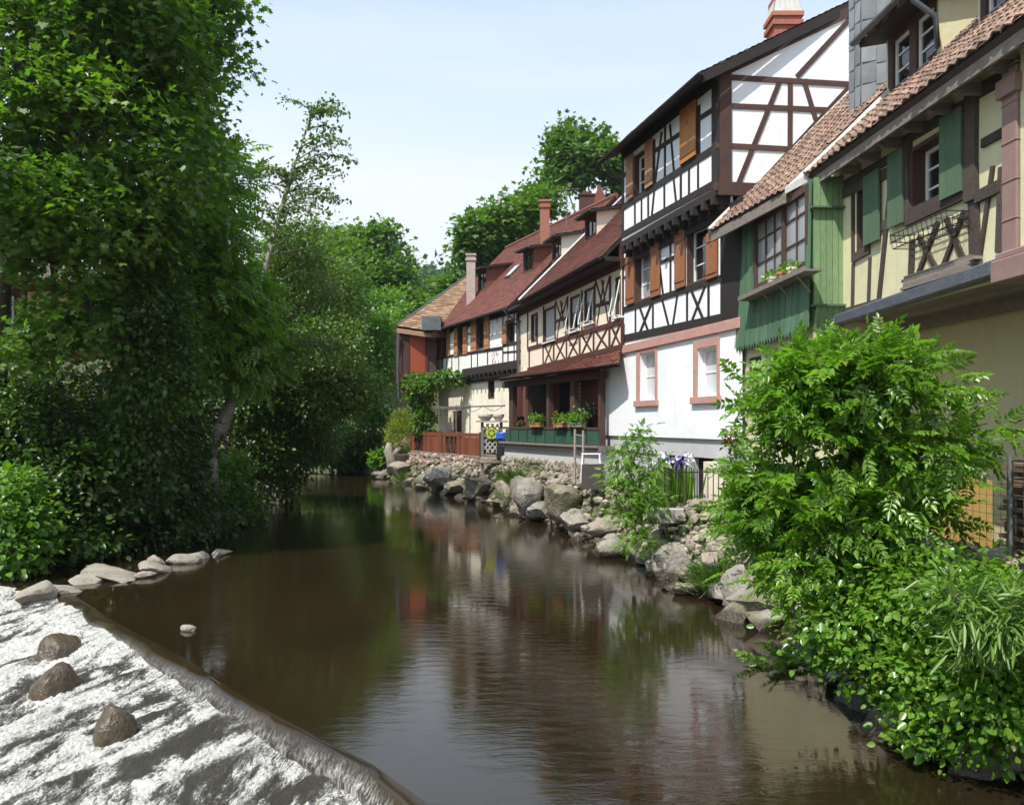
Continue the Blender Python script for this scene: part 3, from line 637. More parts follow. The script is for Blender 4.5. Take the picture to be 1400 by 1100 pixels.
# ------------------------------------------------------------------ white half-timbered house
FW=Face((4.233,17.2),vp=409); GG=Face((4.233,17.2),vp=8000)
hw=thing('timber_house','tall white house with dark timber framing, brown shutters and a jettied top floor','house',(4.3,17.3,1.0))
uL=FW.uz(850.5,300,0)[0]; uLm=FW.uz(849,420,-.3)[0]; uG0=FW.uz(1015,560,-.3)[0]; uG1=FW.uz(821,560,-.3)[0]
z_je=FW.z(Z3,745,745)[1]-.05; z_eave=FW.uz(968,98,.45)[1]; z_str=FW.z(Z4,400,640,-.3)[1]
ug_r,z_ridge=GG.uz(1207,-16); pr=GG.P(ug_r,z_ridge); R_run=-(pr-FW.o).dot(FW.n)
slope=(z_ridge-z_eave)/(R_run+.45)
z_wt=z_eave+.45*slope-.06
mb=MB()
wU=FW.rect(Z3,286,360,540,790); wU2=FW.rect(Z3,572,650,262,590)
FW.wall(mb,0,uL,z_je,z_wt,[wU,wU2],0,.16); 
m1=FW.rect(Z4,327,412,150,405,-.3); m2=FW.rect(Z4,585,694,25,318,-.3)
FW.wall(mb,-.02,uLm,z_str,z_je+.02,[m1,m2],-.3,.2)
mb.build('wall',M['white'],hw,recalc=False)
mb=MB(); g1=FW.rect(Z4,350,427,665,905,-.3); g2=FW.rect(Z4,640,737,640,885,-.3)
zg0=FW.uz(915,598,-.3)[1]; FW.wall(mb,uG0,uG1,zg0,z_str,[g1,g2],-.3,.2)
FW.box(mb,uG1-.001,uG1+.12,zg0,z_str-.25,-.9,-.3)
mb.build('ground_floor_wall',M['white'],hw,recalc=False)
mb=MB(); FW.box(mb,uG0,uG1,zg0-.42,zg0,-.6,-.36); FW.box(mb,uG0,uG0+1.2,.6,zg0-.42,-.6,-.40)
FW.box(mb,uG0+2.3,uG0+2.8,.6,zg0-.42,-.6,-.38); FW.box(mb,uG0+4.4,uG1,.6,zg0-.42,-.6,-.40); mb.build('plinth',M['greyplaster'],hw)
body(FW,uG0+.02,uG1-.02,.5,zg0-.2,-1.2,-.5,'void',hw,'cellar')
mb=MB(); GG.poly(mb,[(0,z_je),(0,z_wt),(ug_r,z_ridge-.1),(2*ug_r+.0,z_wt),(2*ug_r,z_je)],-.25,0); mb.build('gable_wall',M['white'],hw)
body(FW,.1,uL-.05,z_str,z_wt-.1,-5.6,-.55,'white',hw,'inner_wall')
body(FW,-.02,uG1-2.0,1,z_str,-6,-.62,'white',hw,'rear_wall')
mb=MB()   # timber framing of the front
FW.beams(mb,Z3,[(215,1022,745,728),(220,862,745,525)],.16)
FW.beams(mb,Z3,[(400,540,560,430),(668,345,755,288),(225,680,250,655)],.11)
FW.beams(mb,Z3,[(220,590,220,1030,.14),(290,815,290,985),(328,800,328,965),(367,780,367,945),(460,720,460,890),(556,655,556,835),(603,630,603,805),(655,595,655,778),
  (405,735,385,935),(513,690,530,850),(445,425,404,735),(492,380,517,685),(465,395,463,715),(660,270,660,590,.12),(562,330,562,620,.12),(402,470,402,740,.1)],.085,n1=.014)
for i in range(9):
    x=FW.uz(*Z3(247+i*0,1060),0)[0]
FW.box(mb,-.02,.26,z_je,z_wt,-.03,.035)          # corner post
FW.box(mb,0,uL,z_wt-.2,z_wt+.1,-.03,.022)
mb.build('timber_frame',M['tb_dark'],hw)
jm=MB(); FW.box(jm,-.02,uL,z_je-.16,z_je,-.3,.03)
n=12
for i in range(n): 
    u=.08+(uL-.25)*i/(n-1); FW.box(jm,u,u+.13,z_je-.33,z_je-.16,-.3,.09-.02*(i%2)); FW.box(jm,u+.02,u+.11,z_je-.42,z_je-.33,-.3,-.08)
FW.box(jm,-.02,uLm,z_je-.55,z_je-.33,-.31,-.24); jm.build('jetty_joists',M['tb_dark'],hw)
mb=MB(); o=-.3
FW.beams(mb,Z4,[(262,455,772,290),(262,598,772,492,.2)],.14,o)
FW.beams(mb,Z4,[(455,214,532,185),(272,292,286,290)],.08,o)
FW.beams(mb,Z4,[(265,150,265,610,.1),(327,440,327,590),(415,410,415,562),(586,350,586,525),(694,325,694,500),(345,432,395,572),(408,420,343,582),(460,400,497,545),
  (537,380,513,538),(605,350,668,503),(676,335,605,522),(503,100,503,370),(450,240,466,385)],.085,o,.014)
FW.beams(mb,Z4,[(768,60,768,490,.2)],.1,o); FW.box(mb,uG0-.01,.3,z_str+.02,z_je-.3,-.55,-.275)
mb.build('timber_frame',M['tb_dark'],hw)
sc_=MB(); FW.box(sc_,uG0,uLm,z_str-.02,z_str+.2,-.33,-.235); sc_.build('string_course',M['pink'],hw,bevel=.01)
mb=MB()   # gable framing
GG.beams(mb,Z1,[(60,321,760,361),(60,441,700,469),(60,608,560,634),(50,778,360,792,.16)],.11)
GG.beams(mb,Z1,[(150,770,322,345),(368,350,366,610),(428,350,492,560),(395,322,625,72),(640,60,700,150),(700,330,560,470)],.105,n1=.014)
GG.box(mb,0,.26,z_je,z_wt,-.03,.037); GG.beam(mb,(0,z_wt-.02),(ug_r,z_ridge-.16),.2); GG.beam(mb,(2*ug_r,z_wt-.02),(ug_r,z_ridge-.16),.2)
GG.beams(mb,Z1,[(225,790,680,300,.14)],.1,n1=.03)
GG.box(mb,-.02,1.9,z_je-.17,z_je+.1,-.3,.045); mb.build('gable_frame',M['tb_brown'],hw)
# windows and shutters
window(FW,wU,hw,0,recess=.14,mull=(1,3)); window(FW,wU2,hw,0,recess=.14,mull=(1,3))
shutter(FW,FW.rect(Z3,249,286,560,812),hw,'sh_pale'); shutter(FW,FW.rect(Z3,357,400,475,742),hw,'sh_pale')
shutter(FW,FW.rect(Z3,562,652,272,588),hw,'sh_ochre',z=.04,label='closed ochre shutter under the eave')
window(FW,m1,hw,-.3,recess=.17,mull=(1,3),pane='glass_lace',fw=.06); window(FW,m2,hw,-.3,recess=.17,mull=(1,3),pane='glass',fw=.06)
for a in ((285,327,168,424),(410,455,104,386),(532,583,55,343),(692,745,62,294)): shutter(FW,FW.rect(Z4,*a,-.3),hw,'sh_brown',-.3)
for r,sr in ((g1,(333,437,645,905)),(g2,(619,750,598,885))):
    window(FW,r,hw,-.3,lining=None,recess=.17,mull=(1,2),pane='glass_pale',fw=.06,name='window')
    s=FW.rect(Z4,*sr,-.3); mb=MB()
    for q in ((s[0],r[0]-.002,s[2],s[3]),(r[1]+.002,s[1],s[2],s[3]),(r[0]-.002,r[1]+.002,r[3]+.002,s[3]),(s[0]-.06,s[1]+.06,r[2]-.16,r[2]-.004)):
        FW.box(mb,*q,-.48,-.27 if q[3]>r[2] else -.22)
    mb.build('stone_surround',M['pink'],hw,bevel=.008)
# roof
e=lambda u,off,z: FW.P(u,z,off)
rf=tiles(e(uL+.25,.5,z_eave+.06),e(-.20,.5,z_eave+.06),e(-.20,-R_run,z_ridge+.08),e(uL+.25,-R_run,z_ridge+.08),hw,'tile_brown',.16,.17)
mb=MB(); a,b,c,d=e(uL+.25,-R_run,z_ridge),e(-.2,-R_run,z_ridge),e(-.2,-2*R_run-.5,z_eave-.2),e(uL+.25,-2*R_run-.5,z_eave-.2)
mb.hexa([a-up*.1,b-up*.1,c-up*.1,d-up*.1,a+up*.07,b+up*.07,c+up*.07,d+up*.07]); mb.build('rear_roof',M['tile_brown'],hw)
mb=MB()
for s in (-1,1):
    p0=e(-.22,.5 if s<0 else -2*R_run-.5,z_eave-.03); p1=e(-.22,-R_run,z_ridge-.03); t=FW.t*-.05
    mb.hexa([p0-up*.14,p0-up*.14+t,p1-up*.14+t,p1-up*.14,p0+up*.02,p0+up*.02+t,p1+up*.02+t,p1+up*.02])
mb.build('bargeboard',M['tb_dark'],hw)
gt=gutter(e(-.35,.56,z_eave),e(uL+.3,.56,z_eave-.03),hw,'iron',.07)
mb=MB(); mb.tube([e(uL+.2,.55,z_eave-.05),e(uL+.2,.5,z_eave-.25),e(uL+.08,.12,z_eave-.5),e(uL+.06,.05,z_eave-.6)],.04,8); mb.build('downpipe',M['iron'],hw)
# chimney with notched crown
cx0,cy0=6.29,19.5; zr=z_eave+(2.56+.45)*slope; ch=MB(); zt=H+(HY-28)/F*19.5
ch.box(cx0-.3,cx0+.3,cy0-.3,cy0+.3,zr-.6,zt-.25); ch.box(cx0-.35,cx0+.35,cy0-.35,cy0+.35,zt-.25,zt-.14); ch.box(cx0-.31,cx0+.31,cy0-.31,cy0+.31,zt-.14,zt-.05); ch.box(cx0-.36,cx0+.36,cy0-.36,cy0+.36,zt-.05,zt+.05)
cho=ch.build('chimney',M['brick'],hw); mb=MB()
for k in range(4):
    for j in range(5):
        a=-.33+.66*j/5; b=a+.132; zz=zt+.05
        P_=lambda u,zv,w=0:{0:(cx0+u,cy0-.34,zv),1:(cx0+.34,cy0+u,zv),2:(cx0+u,cy0+.34,zv),3:(cx0-.34,cy0+u,zv)}[k]
        Q_=lambda u,zv:{0:(cx0+u*.7,cy0-.24,zv),1:(cx0+.24,cy0+u*.7,zv),2:(cx0+u*.7,cy0+.24,zv),3:(cx0-.24,cy0+u*.7,zv)}[k]
        mb.add([P_(a,zz),P_(b,zz),Q_((a+b)/2+.06,zz+.42),Q_((a+b)/2-.06,zz+.42)],[(0,1,2,3)])
mb.build('crown',M['mortar'],cho,recalc=False); mb=MB(); mb.box(cx0-.27,cx0+.27,cy0-.27,cy0+.27,zt+.35,zt+.47); mb.lathe((cx0,cy0,zt+.47),[(.09,0),(.09,.2),(.11,.22),(.11,.26)]); mb.build('pot',M['brick'],cho)
# ------------------------------------------------------------------ yellow house with green bay
FY=Face((5.3,13.85),vp=640); hy=thing('timber_house','pale yellow half-timbered house with green shutters and a green boarded bay, at the right edge','house',(5.8,13,1.0))
u_near=-11.5; u_b0=FY.uz(1110,350,.5)[0]; u_b1=FY.uz(1007,400,.5)[0]; u_far=u_b1+.15; z_sl=FY.uz(1150,432,.1)[1]; zeY=FY.uz(1250,134,.45)[1]
mb=MB(); wa=FY.rect(Z1,648,692,775,1045); wm=FY.rect(Z1,872,1017,578,868)
FY.wall(mb,u_near,u_b0+.1,z_sl-.1,zeY+.5,[wa,wm],0,.22); mb.build('wall',M['cream'],hy,recalc=False)
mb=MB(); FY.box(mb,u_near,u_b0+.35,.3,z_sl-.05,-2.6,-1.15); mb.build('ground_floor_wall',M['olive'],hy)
u_lw0=FY.uz(1120,520,.42)[0]; u_lw1=FY.uz(1014,520,.42)[0]; ws=FY.rect(Z2,200,246,757,880,.42)
mb=MB(); FY.wall(mb,u_b0+.02,u_lw1,.3,z_sl+.6,[ws],.42,.15); FY.box(mb,u_b0,u_b0+.1,.3,z_sl+.6,-2.3,.419); mb.build('lower_wall',M['cream'],hy,recalc=False)
window(FY,ws,hy,.42,frame='tb_brown',lining='tb_brown',recess=.09,mull=(1,2),lin=.05,fw=.035)
body(FY,u_near,u_far,z_sl,zeY+.3,-6.5,-.3,'cream',hy,'inner_wall')
# soffit and ledge
mb=MB(); k=14
for i in range(k):
    a=-1.2+1.2*i/k; FY.box(mb,u_near,u_b0+.02,z_sl-.07,z_sl-.04+.002*(i%2),a,a+1.2/k-.006)
FY.box(mb,u_near,u_b0,z_sl-.24,z_sl-.07,-1.1,-.9)
mb.build('soffit',M['greywood'],hy)
mb=MB(); c=[FY.P(u_b0+.02,z_sl-.16,.16),FY.P(FY.uz(1374,350,.16)[0],z_sl-.02,.16)]
ul=FY.uz(1374,350,.16)[0]
mb.hexa([FY.P(u_b0,z_sl-.13,-.05),FY.P(ul,z_sl-.05,-.05),FY.P(ul,z_sl-.05,.16),FY.P(u_b0,z_sl-.13,.16),FY.P(u_b0,z_sl+.06,-.05),FY.P(ul,z_sl+.16,-.05),FY.P(ul,z_sl+.13,.16),FY.P(u_b0,z_sl+.03,.16)])
mb.build('ledge',M['lead'],hy,bevel=.02)
mb=MB(); FY.box(mb,ul-.01,ul+.0,z_sl,z_sl+.1,0,.1); 
# timber frame
T_=MB()
FY.beams(T_,A3,[(250,110,640,-70,.16),(320,55,320,95,.1)],.1,n1=.03)
FY.beams(T_,A3,[(310,550,305,850),(415,510,405,810),(552,-20,470,790,.10),(680,400,672,650,.13),(487,320,555,280,.14)],.08,n1=.02)
FY.beams(T_,A3,[(722,380,830,580,.07),(845,290,718,625,.07),(895,270,1000,520,.08),(1010,220,880,560,.07),(1010,240,1080,320,.10),(1062,-60,1075,540,.2),(1190,-60,1105,530,.06)],.08,n1=.03)
FY.beams(T_,A3,[(640,275,1030,90,.20),(1090,140,1250,60,.14)],.1,n1=.05)
FY.beams(T_,Z1,[(1175,600,1275,545,.10),(1150,390,1320,290,.16),(600,770,880,610,.13)],.1,n1=.035)
FY.beams(T_,A3,[(1258,-60,1240,480,.14)],.1,n1=.04)
FY.beams(T_,Z1,[(862,600,868,930,.10),(1135,380,1130,840,.22),(850,590,1120,430,.12)],.1,n1=.05)
FY.beams(T_,A3,[(308,520,415,460,.13),(310,80,310,540,.07),(240,850,480,780,.06)],.1,n1=.03)
T_.build('timber_frame',M['tb_grey'],hy)
mb=MB(); random.seed(5)
a=FY.z(A3,590,690,.1)[0]; b=FY.z(A3,1075,520,.1)[0]; z0_=FY.z(A3,830,610,.1)[1]
for i in range(5): FY.box(mb,b+random.uniform(0,.15),a-random.uniform(0,.2),z0_-.10+.04*i,z0_-.064+.04*i,.02,.16-.015*i)
mb.build('plank_shelf',M['greywood'],hy)
window(FY,wa,hy,0,lining='tb_brown',recess=.15,mull=(1,2),fw=.05,lin=.04)
window(FY,wm,hy,0,lining='tb_brown',recess=.2,mull=(2,3),fw=.05,lin=.06)
shutter(FY,FY.rect(Z1,692,756,722,1014),hy,'sh_green',0,.05,False); shutter(FY,FY.rect(Z1,797,860,632,942),hy,'sh_green',0,.06,False); shutter(FY,FY.rect(Z1,1017,1108,470,818),hy,'sh_green',0,.06,False)
# empty wire flower basket under the main window
mb=MB(); ba=FY.z(A3,530,400,.35)[0]; bb=FY.z(A3,880,260,.35)[0]; zb=FY.z(A3,700,345,.35)[1]; rr=random.Random(4)
def ring(z,o0,o1): mb.tube([FY.P(ba,z,o0),FY.P(ba,z,o1),FY.P(bb,z,o1),FY.P(bb,z,o0),FY.P(ba,z,o0)],.007,4)
for j,z in enumerate((zb-.09,zb,zb+.09)): ring(z,.06,.30+.02*j)
for i in range(13):
    u=ba+(bb-ba)*i/12; mb.tube([FY.P(u,zb+.1,.34),FY.P(u,zb-.09,.30),FY.P(u,zb-.09,.06),FY.P(u,zb+.12,.06)],.005,4)
for i in range(30):
    u=ba+(bb-ba)*rr.random(); p=FY.P(u,zb+rr.uniform(-.1,.05),rr.uniform(.06,.32)); mb.tube([p,p+V((rr.uniform(-.2,.2),rr.uniform(-.2,.2),rr.uniform(-.03,.12)))],.004,3)
fb=mb.build('wire_basket',M['iron']); props(fb,'empty rusty wire flower basket hanging below the largest green-shuttered window','basket')
# pillar block right
pu=FY.uz(1374,330,.1)[0]; mb=MB(); FY.box(mb,pu-.25,pu,z_sl+.1,zeY-.2,-.02,.14); FY.box(mb,pu-.29,pu+.04,zeY-.5,zeY-.3,-.02,.19)
for i in range(5): FY.box(mb,pu-.26,pu+.008,z_sl+.5+i*.42,z_sl+.515+i*.42,-.02,.15)
mb.build('pillar',M['pink2'],hy,bevel=.01)
mb=MB(); FY.box(mb,u_near,pu-.26,z_sl,zeY,-.02,.10); mb.build('pier_wall',M['cream'],hy)
mb=MB(); c0=FY.P(pu-.9,z_sl+.0,.22)
FY.box(mb,u_near,pu+.05,z_sl-.17,z_sl+.08,-.1,.24); FY.box(mb,u_near,pu+.03,z_sl+.08,z_sl+.16,-.1,.2); mb.build('pillar_base',M['pink2'],hy,bevel=.015)
# green bay
by=MB(); fu0,fu1=u_b0,u_b1; zb0=FY.z(Z2,300,700,.5)[1]; ztop=6.74
wb=FY.rect(Z2,225,445,128,418,.5)
bo=MB(); FY.wall(bo,fu0+.02,fu1-.02,zb0+.2,ztop,[wb],.49,.1); FY.box(bo,fu0+.01,fu0+.05,zb0+.15,ztop,-.02,.47); FY.box(bo,fu1-.03,fu1-.01,zb0+.15,ztop,-.3,.47)
bay=bo.build('bay',M['green'],hy,recalc=False)
nb=26; zs_=wb[2]-.25
for i in range(nb):   # upright boards, front, with pointed ends
    a=fu0+(fu1-fu0)*i/nb; b=fu0+(fu1-fu0)*(i+1)/nb-.012; m_=(a+b)/2; q=.505+.006*(i%2)
    zt_=ztop
    if m_>wb[0]-.05 and m_<wb[1]+.05: zt_=zs_+.12
    zz=zb0+random.uniform(-.01,.01); fl=.05
    vs=[FY.P(a,zt_,q-.01),FY.P(b,zt_,q-.01),FY.P(b,zt_,q+.018),FY.P(a,zt_,q+.018),FY.P(a,zz+.1,q-.01+fl),FY.P(b,zz+.1,q-.01+fl),FY.P(b,zz+.1,q+.018+fl),FY.P(a,zz+.1,q+.018+fl),FY.P(m_,zz,q-.01+fl),FY.P(m_,zz,q+.018+fl)]
    by.add(vs,[(0,1,2,3),(2,3,7,6),(0,1,5,4),(1,2,6,5),(0,3,7,4),(6,7,9),(4,5,8),(5,6,9,8),(4,7,9,8)])
by.build('front_boards',M['green'],bay)
sb=MB(); ns_=5
for i in range(ns_):
    a=-.02+.50*i/ns_; b=-.02+.50*(i+1)/ns_-.008
    for (z0_,z1_,du) in ((zb0+.42,zeY-.62,.03),(zeY-.6,zeY-.12,.05)):
        sb.hexa([FY.P(fu0+.01,z0_,a),FY.P(fu0+.01,z0_,b),FY.P(fu0-du,z0_,b),FY.P(fu0-du,z0_,a),FY.P(fu0+.01,z1_,a),FY.P(fu0+.01,z1_,b),FY.P(fu0-du,z1_,b),FY.P(fu0-du,z1_,a)])
    m_=(a+b)/2; zz=zb0+.02
    sb.add([FY.P(fu0-.10,zb0+.42,a),FY.P(fu0-.10,zb0+.42,b),FY.P(fu0-.02,zz+.1,b),FY.P(fu0-.02,zz,m_),FY.P(fu0-.02,zz+.1,a)],[(0,1,2,3,4)])
sb.build('side_boards',M['lightgreen'],bay,recalc=False)
mb=MB(); FY.box(mb,fu0-.14,fu0+.02,zb0+.42,zb0+.455,-.02,.52); FY.box(mb,fu0-.12,fu0,zeY-.62,zeY-.59,.0,.54); mb.build('ledge_board',M['sh_green'],bay)
bw=MB(); l=.05
for q in ((wb[0]-.06,wb[0]+l,wb[2]-.06,wb[3]+.06),(wb[1]-l,wb[1]+.06,wb[2]-.06,wb[3]+.06),(wb[0]+l,wb[1]-l,wb[2]-.06,wb[2]+l),(wb[0]+l,wb[1]-l,wb[3]-l,wb[3]+.06)): FY.box(bw,*q,.42,.545)
um=wb[0]+(wb[1]-wb[0])*.42; FY.box(bw,um-.05,um+.05,wb[2]+l,wb[3]-l,.42,.54)
wfr=bw.build('window',M['tb_brown'],bay); bm_=MB()
for (a,b,k) in ((wb[0]+l,um-.05,2),(um+.05,wb[1]-l,3)):
    for i in range(1,k): u=a+(b-a)*i/k; FY.box(bm_,u-.017,u+.017,wb[2]+l,wb[3]-l,.46,.50)
    for f_ in (.36,.72): zz=wb[2]+(wb[3]-wb[2])*f_; FY.box(bm_,a,b,zz-.014,zz+.014,.462,.497)
bm_.build('glazing_bars',M['tb_brown'],wfr)
g=MB(); g.add([FY.P(wb[0],wb[2],.475),FY.P(wb[1],wb[2],.475),FY.P(wb[1],wb[3],.475),FY.P(wb[0],wb[3],.475)],[(0,1,2,3)]); g.build('pane',M['glass_lace'],wfr)
mb=MB(); sh0=FY.uz(*Z2(455,405),.7)[0]; sh1=FY.uz(*Z2(170,500),.7)[0]; zsh=FY.z(Z2,310,455,.7)[1]
FY.box(mb,sh0,sh1,zsh-.03,zsh,.52,.80); FY.box(mb,sh0,sh1,zsh,zsh+.05,.785,.80)
for i in range(4): u=sh0+(sh1-sh0)*(i+.5)/4; mb.tube([FY.P(u,zsh-.03,.78),FY.P(u,zsh-.3,.54)],.012,5)
mb.build('plant_shelf',M['greywood'],bay)
for i,(x,mm,lab) in enumerate(((292,'potwhite','left one of three cream flowerpots on the bay window shelf'),(335,'terracotta','middle one of three flowerpots on the bay window shelf, slightly pinker'),(375,'potwhite','right one of three flowerpots on the bay window shelf'))):
    u=FY.uz(*Z2(x,440),.66)[0]; p=FY.P(u,zsh+.002,.66); t=thing('flowerpot',lab,'flowerpot',p,'flowerpots on the green bay'); mb=MB(); mb.lathe(p,[(.06,0),(.085,.14),(.095,.14),(.095,.18),(.075,.18)],12); mb.build('pot',M['potwhite' if i!=1 else 'terracotta'],t,smooth=False)
    leaves('plant',np.array([p[:]])+np.array([0,0,.17])+np.random.default_rng(i).normal(size=(70,3))*.05,np.random.default_rng(i).normal(size=(70,3))+[0,0,.6],np.random.default_rng(i+9).normal(size=(70,3)),np.full(70,.07),T_fold(),G['ash'],t)
# roofs
A=at(972,317,17.25); B=at(1071,262,14.4); D=V((A.x+3.3,A.y+.45,A.z+3.25)); Cq=B+(D-A)*1.0
r1=tiles(A,B,Cq,D,hy,'tile_old',.17,.2,.02,'pan',name='bay_roof',under='tb_grey')
mb=MB(); n_=(B-A).cross(D-A).normalized(); n_=n_ if n_.z>0 else -n_
a=(D-A).normalized(); mb.tube([A+n_*.05,A.lerp(D,.5)+n_*.06,D+n_*.05],[.06,.07,.06],6); mb.hexa([A-n_*.16,A+V((.04,-.06,0))-n_*.16,D+V((.04,-.06,0))-n_*.16,D-n_*.16,A,A+V((.04,-.06,0)),D+V((.04,-.06,0)),D])
mb.build('verge_mortar',M['mortar'],r1,recalc=True)
mb=MB(); f=a*.02; mb.hexa([A-up*.2,B-up*.2,B-up*.2+V((.05,.0,0)),A-up*.2+V((.05,0,0)),A-up*.02,B-up*.02,B+V((.05,0,0))-up*.02,A+V((.05,0,0))-up*.02]); mb.build('fascia',M['greywood'],r1)
u_e1=FY.uz(1104,236,.45)[0]; E0=FY.P(u_e1,zeY,.45); E1=FY.P(u_near,zeY,.45); dv=-FY.n*4.2+up*4.0
r2=tiles(E0,E1,E1+dv,E0+dv,hy,'tile_old',.17,.2,.022,'pan',name='roof',under='tb_grey')
mb=MB(); n_=(E1-E0).cross(dv).normalized(); n_=n_ if n_.z>0 else -n_
mb.tube([E0+n_*.03-FY.n*-.0,E0+dv*.3+n_*.05,E0+dv*.6+n_*.05],[.075,.085,.07],6); q0=at(1073,262,14.3); 
mb.hexa([q0-up*.04,E0-up*.1,E0+dv*.2-up*.1,q0+dv*.2-up*.04,q0+up*.06,E0+up*.05,E0+dv*.2+up*.05,q0+dv*.2+up*.06]); mb.build('verge_mortar',M['mortar'],r2)
mb=MB(); mb.hexa([E0-up*.20-FY.n*.05,E1-up*.20-FY.n*.05,E1-up*.20-FY.n*.09,E0-up*.20-FY.n*.09,E0-up*.06-FY.n*.05,E1-up*.06-FY.n*.05,E1-up*.06-FY.n*.09,E0-up*.06-FY.n*.09])
i=0; u=u_e1-.25
while u>u_near:
    FY.box(mb,u-.08,u,zeY-.20,zeY-.10,-.05,.38); FY.box(mb,u-.07,u-.01,zeY-.23,zeY-.20,-.05,.3); u-=.62
mb.build('rafter_tails',M['greywood'],r2)
# slate hung chimney
x0,x1,yc=6.23,6.76,15.0; mb=MB(); mb.box(x0,x1,yc-.0,yc+.55,8.0,11.6); 
sl=mb.build('chimney',M['slate'],hy); mb=MB(); rr=random.Random(8)
zz=8.1
while zz<11.5:
    k=2; 
    for i in range(k):
        a=x0+(x1-x0)*i/k; b=x0+(x1-x0)*(i+1)/k; q=rr.uniform(0,.006); sh_=((int(zz*2))%2)*.1
        mb.add([(a,yc-.02-q,zz),(b-.004,yc-.012,zz+.05),(b-.004,yc-.006,zz+.46),(a,yc-.006,zz+.42)],[(0,1,2,3)])
        mb.add([(x0-.02-q,yc+.27*i,zz),(x0-.012,yc+.27*(i+1)-.004,zz+.05),(x0-.006,yc+.27*(i+1)-.004,zz+.46),(x0-.006,yc+.27*i,zz+.42)],[(0,1,2,3)])
    zz+=.38
mb.build('slates',M['slate'],sl,recalc=False)
# dormers
def dormer_y(px0,px1,py_b,lab=None,wins=((.08,.42),(.55,.9))):
    off=-.9; u0=FY.uz(px1,90,off)[0]; u1=FY.uz(px0,90,off)[0]; zb=zeY+(.45-off)*.952-.15; zt=zb+1.15
    mb=MB(); hs=[]
    for a,b in wins: hs.append((u0+(u1-u0)*a,u0+(u1-u0)*b,zb+.25,zt-.12))
    FY.wall(mb,u0,u1,zb-.2,zt,hs,off,.12); d=mb.build('dormer',M['tb_brown'],hy,recalc=False)
    for h in hs: window(FY,h,d,off,lining=None,recess=.08,mull=(1,3),fw=.05,name='window')
    L=2.6
    for u in (u0,u1):
        ck=MB()
        a=FY.P(u,zb-.2,off); b=FY.P(u,zt,off); c_=FY.P(u,zt+.45,off-L); e_=FY.P(u,zb+L*.95,off-L); t=FY.t*.04
        ck.hexa([a,a+t,e_+t,e_,b,b+t,c_+t,c_]); ck.build('cheek',M['cream'],d)
    a=FY.P(u1+.15,zt-.02,off+.42); b=FY.P(u0-.2,zt-.02,off+.42); c_=FY.P(u0-.2,zt+.62,off-3); e_=FY.P(u1+.15,zt+.62,off-3)
    tiles(a,b,c_,e_,d,'tile_old',.17,.2,.02,'pan',name='dormer_roof',under='tb_dark')
    gutter(FY.P(u1+.2,zt-.0,off+.5),FY.P(u0-.25,zt,off+.5),d,'zinc',.06)
    mb=MB(); P=FY.P; mb.tube([P(u0-.18,zt-.05,off+.5),P(u0-.18,zt-.22,off+.48),P(u0-.13,zt-.42,off+.12),P(u0-.12,zt-.85,off+.08),P(u0-.12,zb+.1,off+.2)],.04,8); mb.build('downpipe',M['zinc'],d,smooth=True)
    return d
dormer_y(1214,1283,130); dormer_y(1340,1420,60)
# ------------------------------------------------------------------ brown framed house with porch
FB=Face(at(849.5,400,23.05)[:2],vp=400); hb=thing('timber_house','peach house with brown crossed timbers, grey window blinds and a covered riverside porch','house',FB.P(5,1.1,0))
uB1=FB.uz(709,440,0)[0]; zeB=FB.z(A2,500,270,.5)[1]; zbB=FB.z(A2,700,1000,0)[1]-.05; zwt=zeB+.45
ws_=[FB.rect(A2,182,240,610,872),FB.rect(A2,302,408,552,868),FB.rect(A2,548,640,440,772),FB.rect(A2,682,772,370,704),FB.rect(A2,975,1024,262,640)]
mb=MB(); FB.wall(mb,-.05,uB1,zbB,zwt,ws_,0,.16); mb.build('wall',M['peach'],hb,recalc=False)
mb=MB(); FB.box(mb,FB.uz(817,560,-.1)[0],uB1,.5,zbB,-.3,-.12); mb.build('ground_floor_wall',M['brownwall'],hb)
body(FB,-.1,uB1,zbB,zwt+.2,-7,-.35,'peach',hb,'inner_wall')
for i,w_ in enumerate(ws_):
    w=window(FB,w_,hb,0,recess=.12,mull=(2 if i>1 else 1,1),fw=.06,lin=.05,pane='glass')
    if i in (1,2,3,4):
        mb=MB(); fr=(1,.97,.45,.38,.4)[i]; FB.box(mb,w_[0]+.06,w_[1]-.06,w_[3]-(w_[3]-w_[2])*fr,w_[3]-.03,-.075,-.055); mb.build('blind',M['blind'],w)
    if i in (2,3,4):
        mb=MB(); a,b,zs,zt_=w_[0]+.03,w_[1]-.03,w_[2]+.02,w_[2]+(w_[3]-w_[2])*.9
        pts=[FB.P(a,zs,.22),FB.P(b,zs,.22)]; mb.tube(pts,.02,4); mb.tube([FB.P(a,zt_,.02),pts[0],FB.P(a,zs,.02)],.018,4); mb.tube([FB.P(b,zt_,.02),pts[1],FB.P(b,zs,.02)],.018,4); mb.build('tilted_sash',M['winwhite'],w)
    if i in (1,2,3,4):
        mb=MB(); FB.box(mb,w_[0]-.08,w_[1]+.08,w_[2]-.05,w_[2]-.004,-.05,.08); mb.build('sill',M['winwhite'],w)
T_=MB(); yt=lambda x: 938+(x-165)*(-.292); yb_=lambda x:1118+(x-220)*(-.245)
FB.beams(T_,A2,[(150,yt(150),1035,yt(1035),.13),(150,yb_(150),1035,yb_(1035),.13)],.1,n1=.03)
ps=[165,295,395,515,640,770,920,1035]
for x in ps: FB.beams(T_,A2,[(x,yt(x),x,yb_(x))],.12)
for i in range(1,7):
    a,b=ps[i]+8,ps[i+1]-8; FB.beams(T_,A2,[(a,yt(a),b,yb_(b)),(b,yt(b),a,yb_(a))],.075,n1=.015)
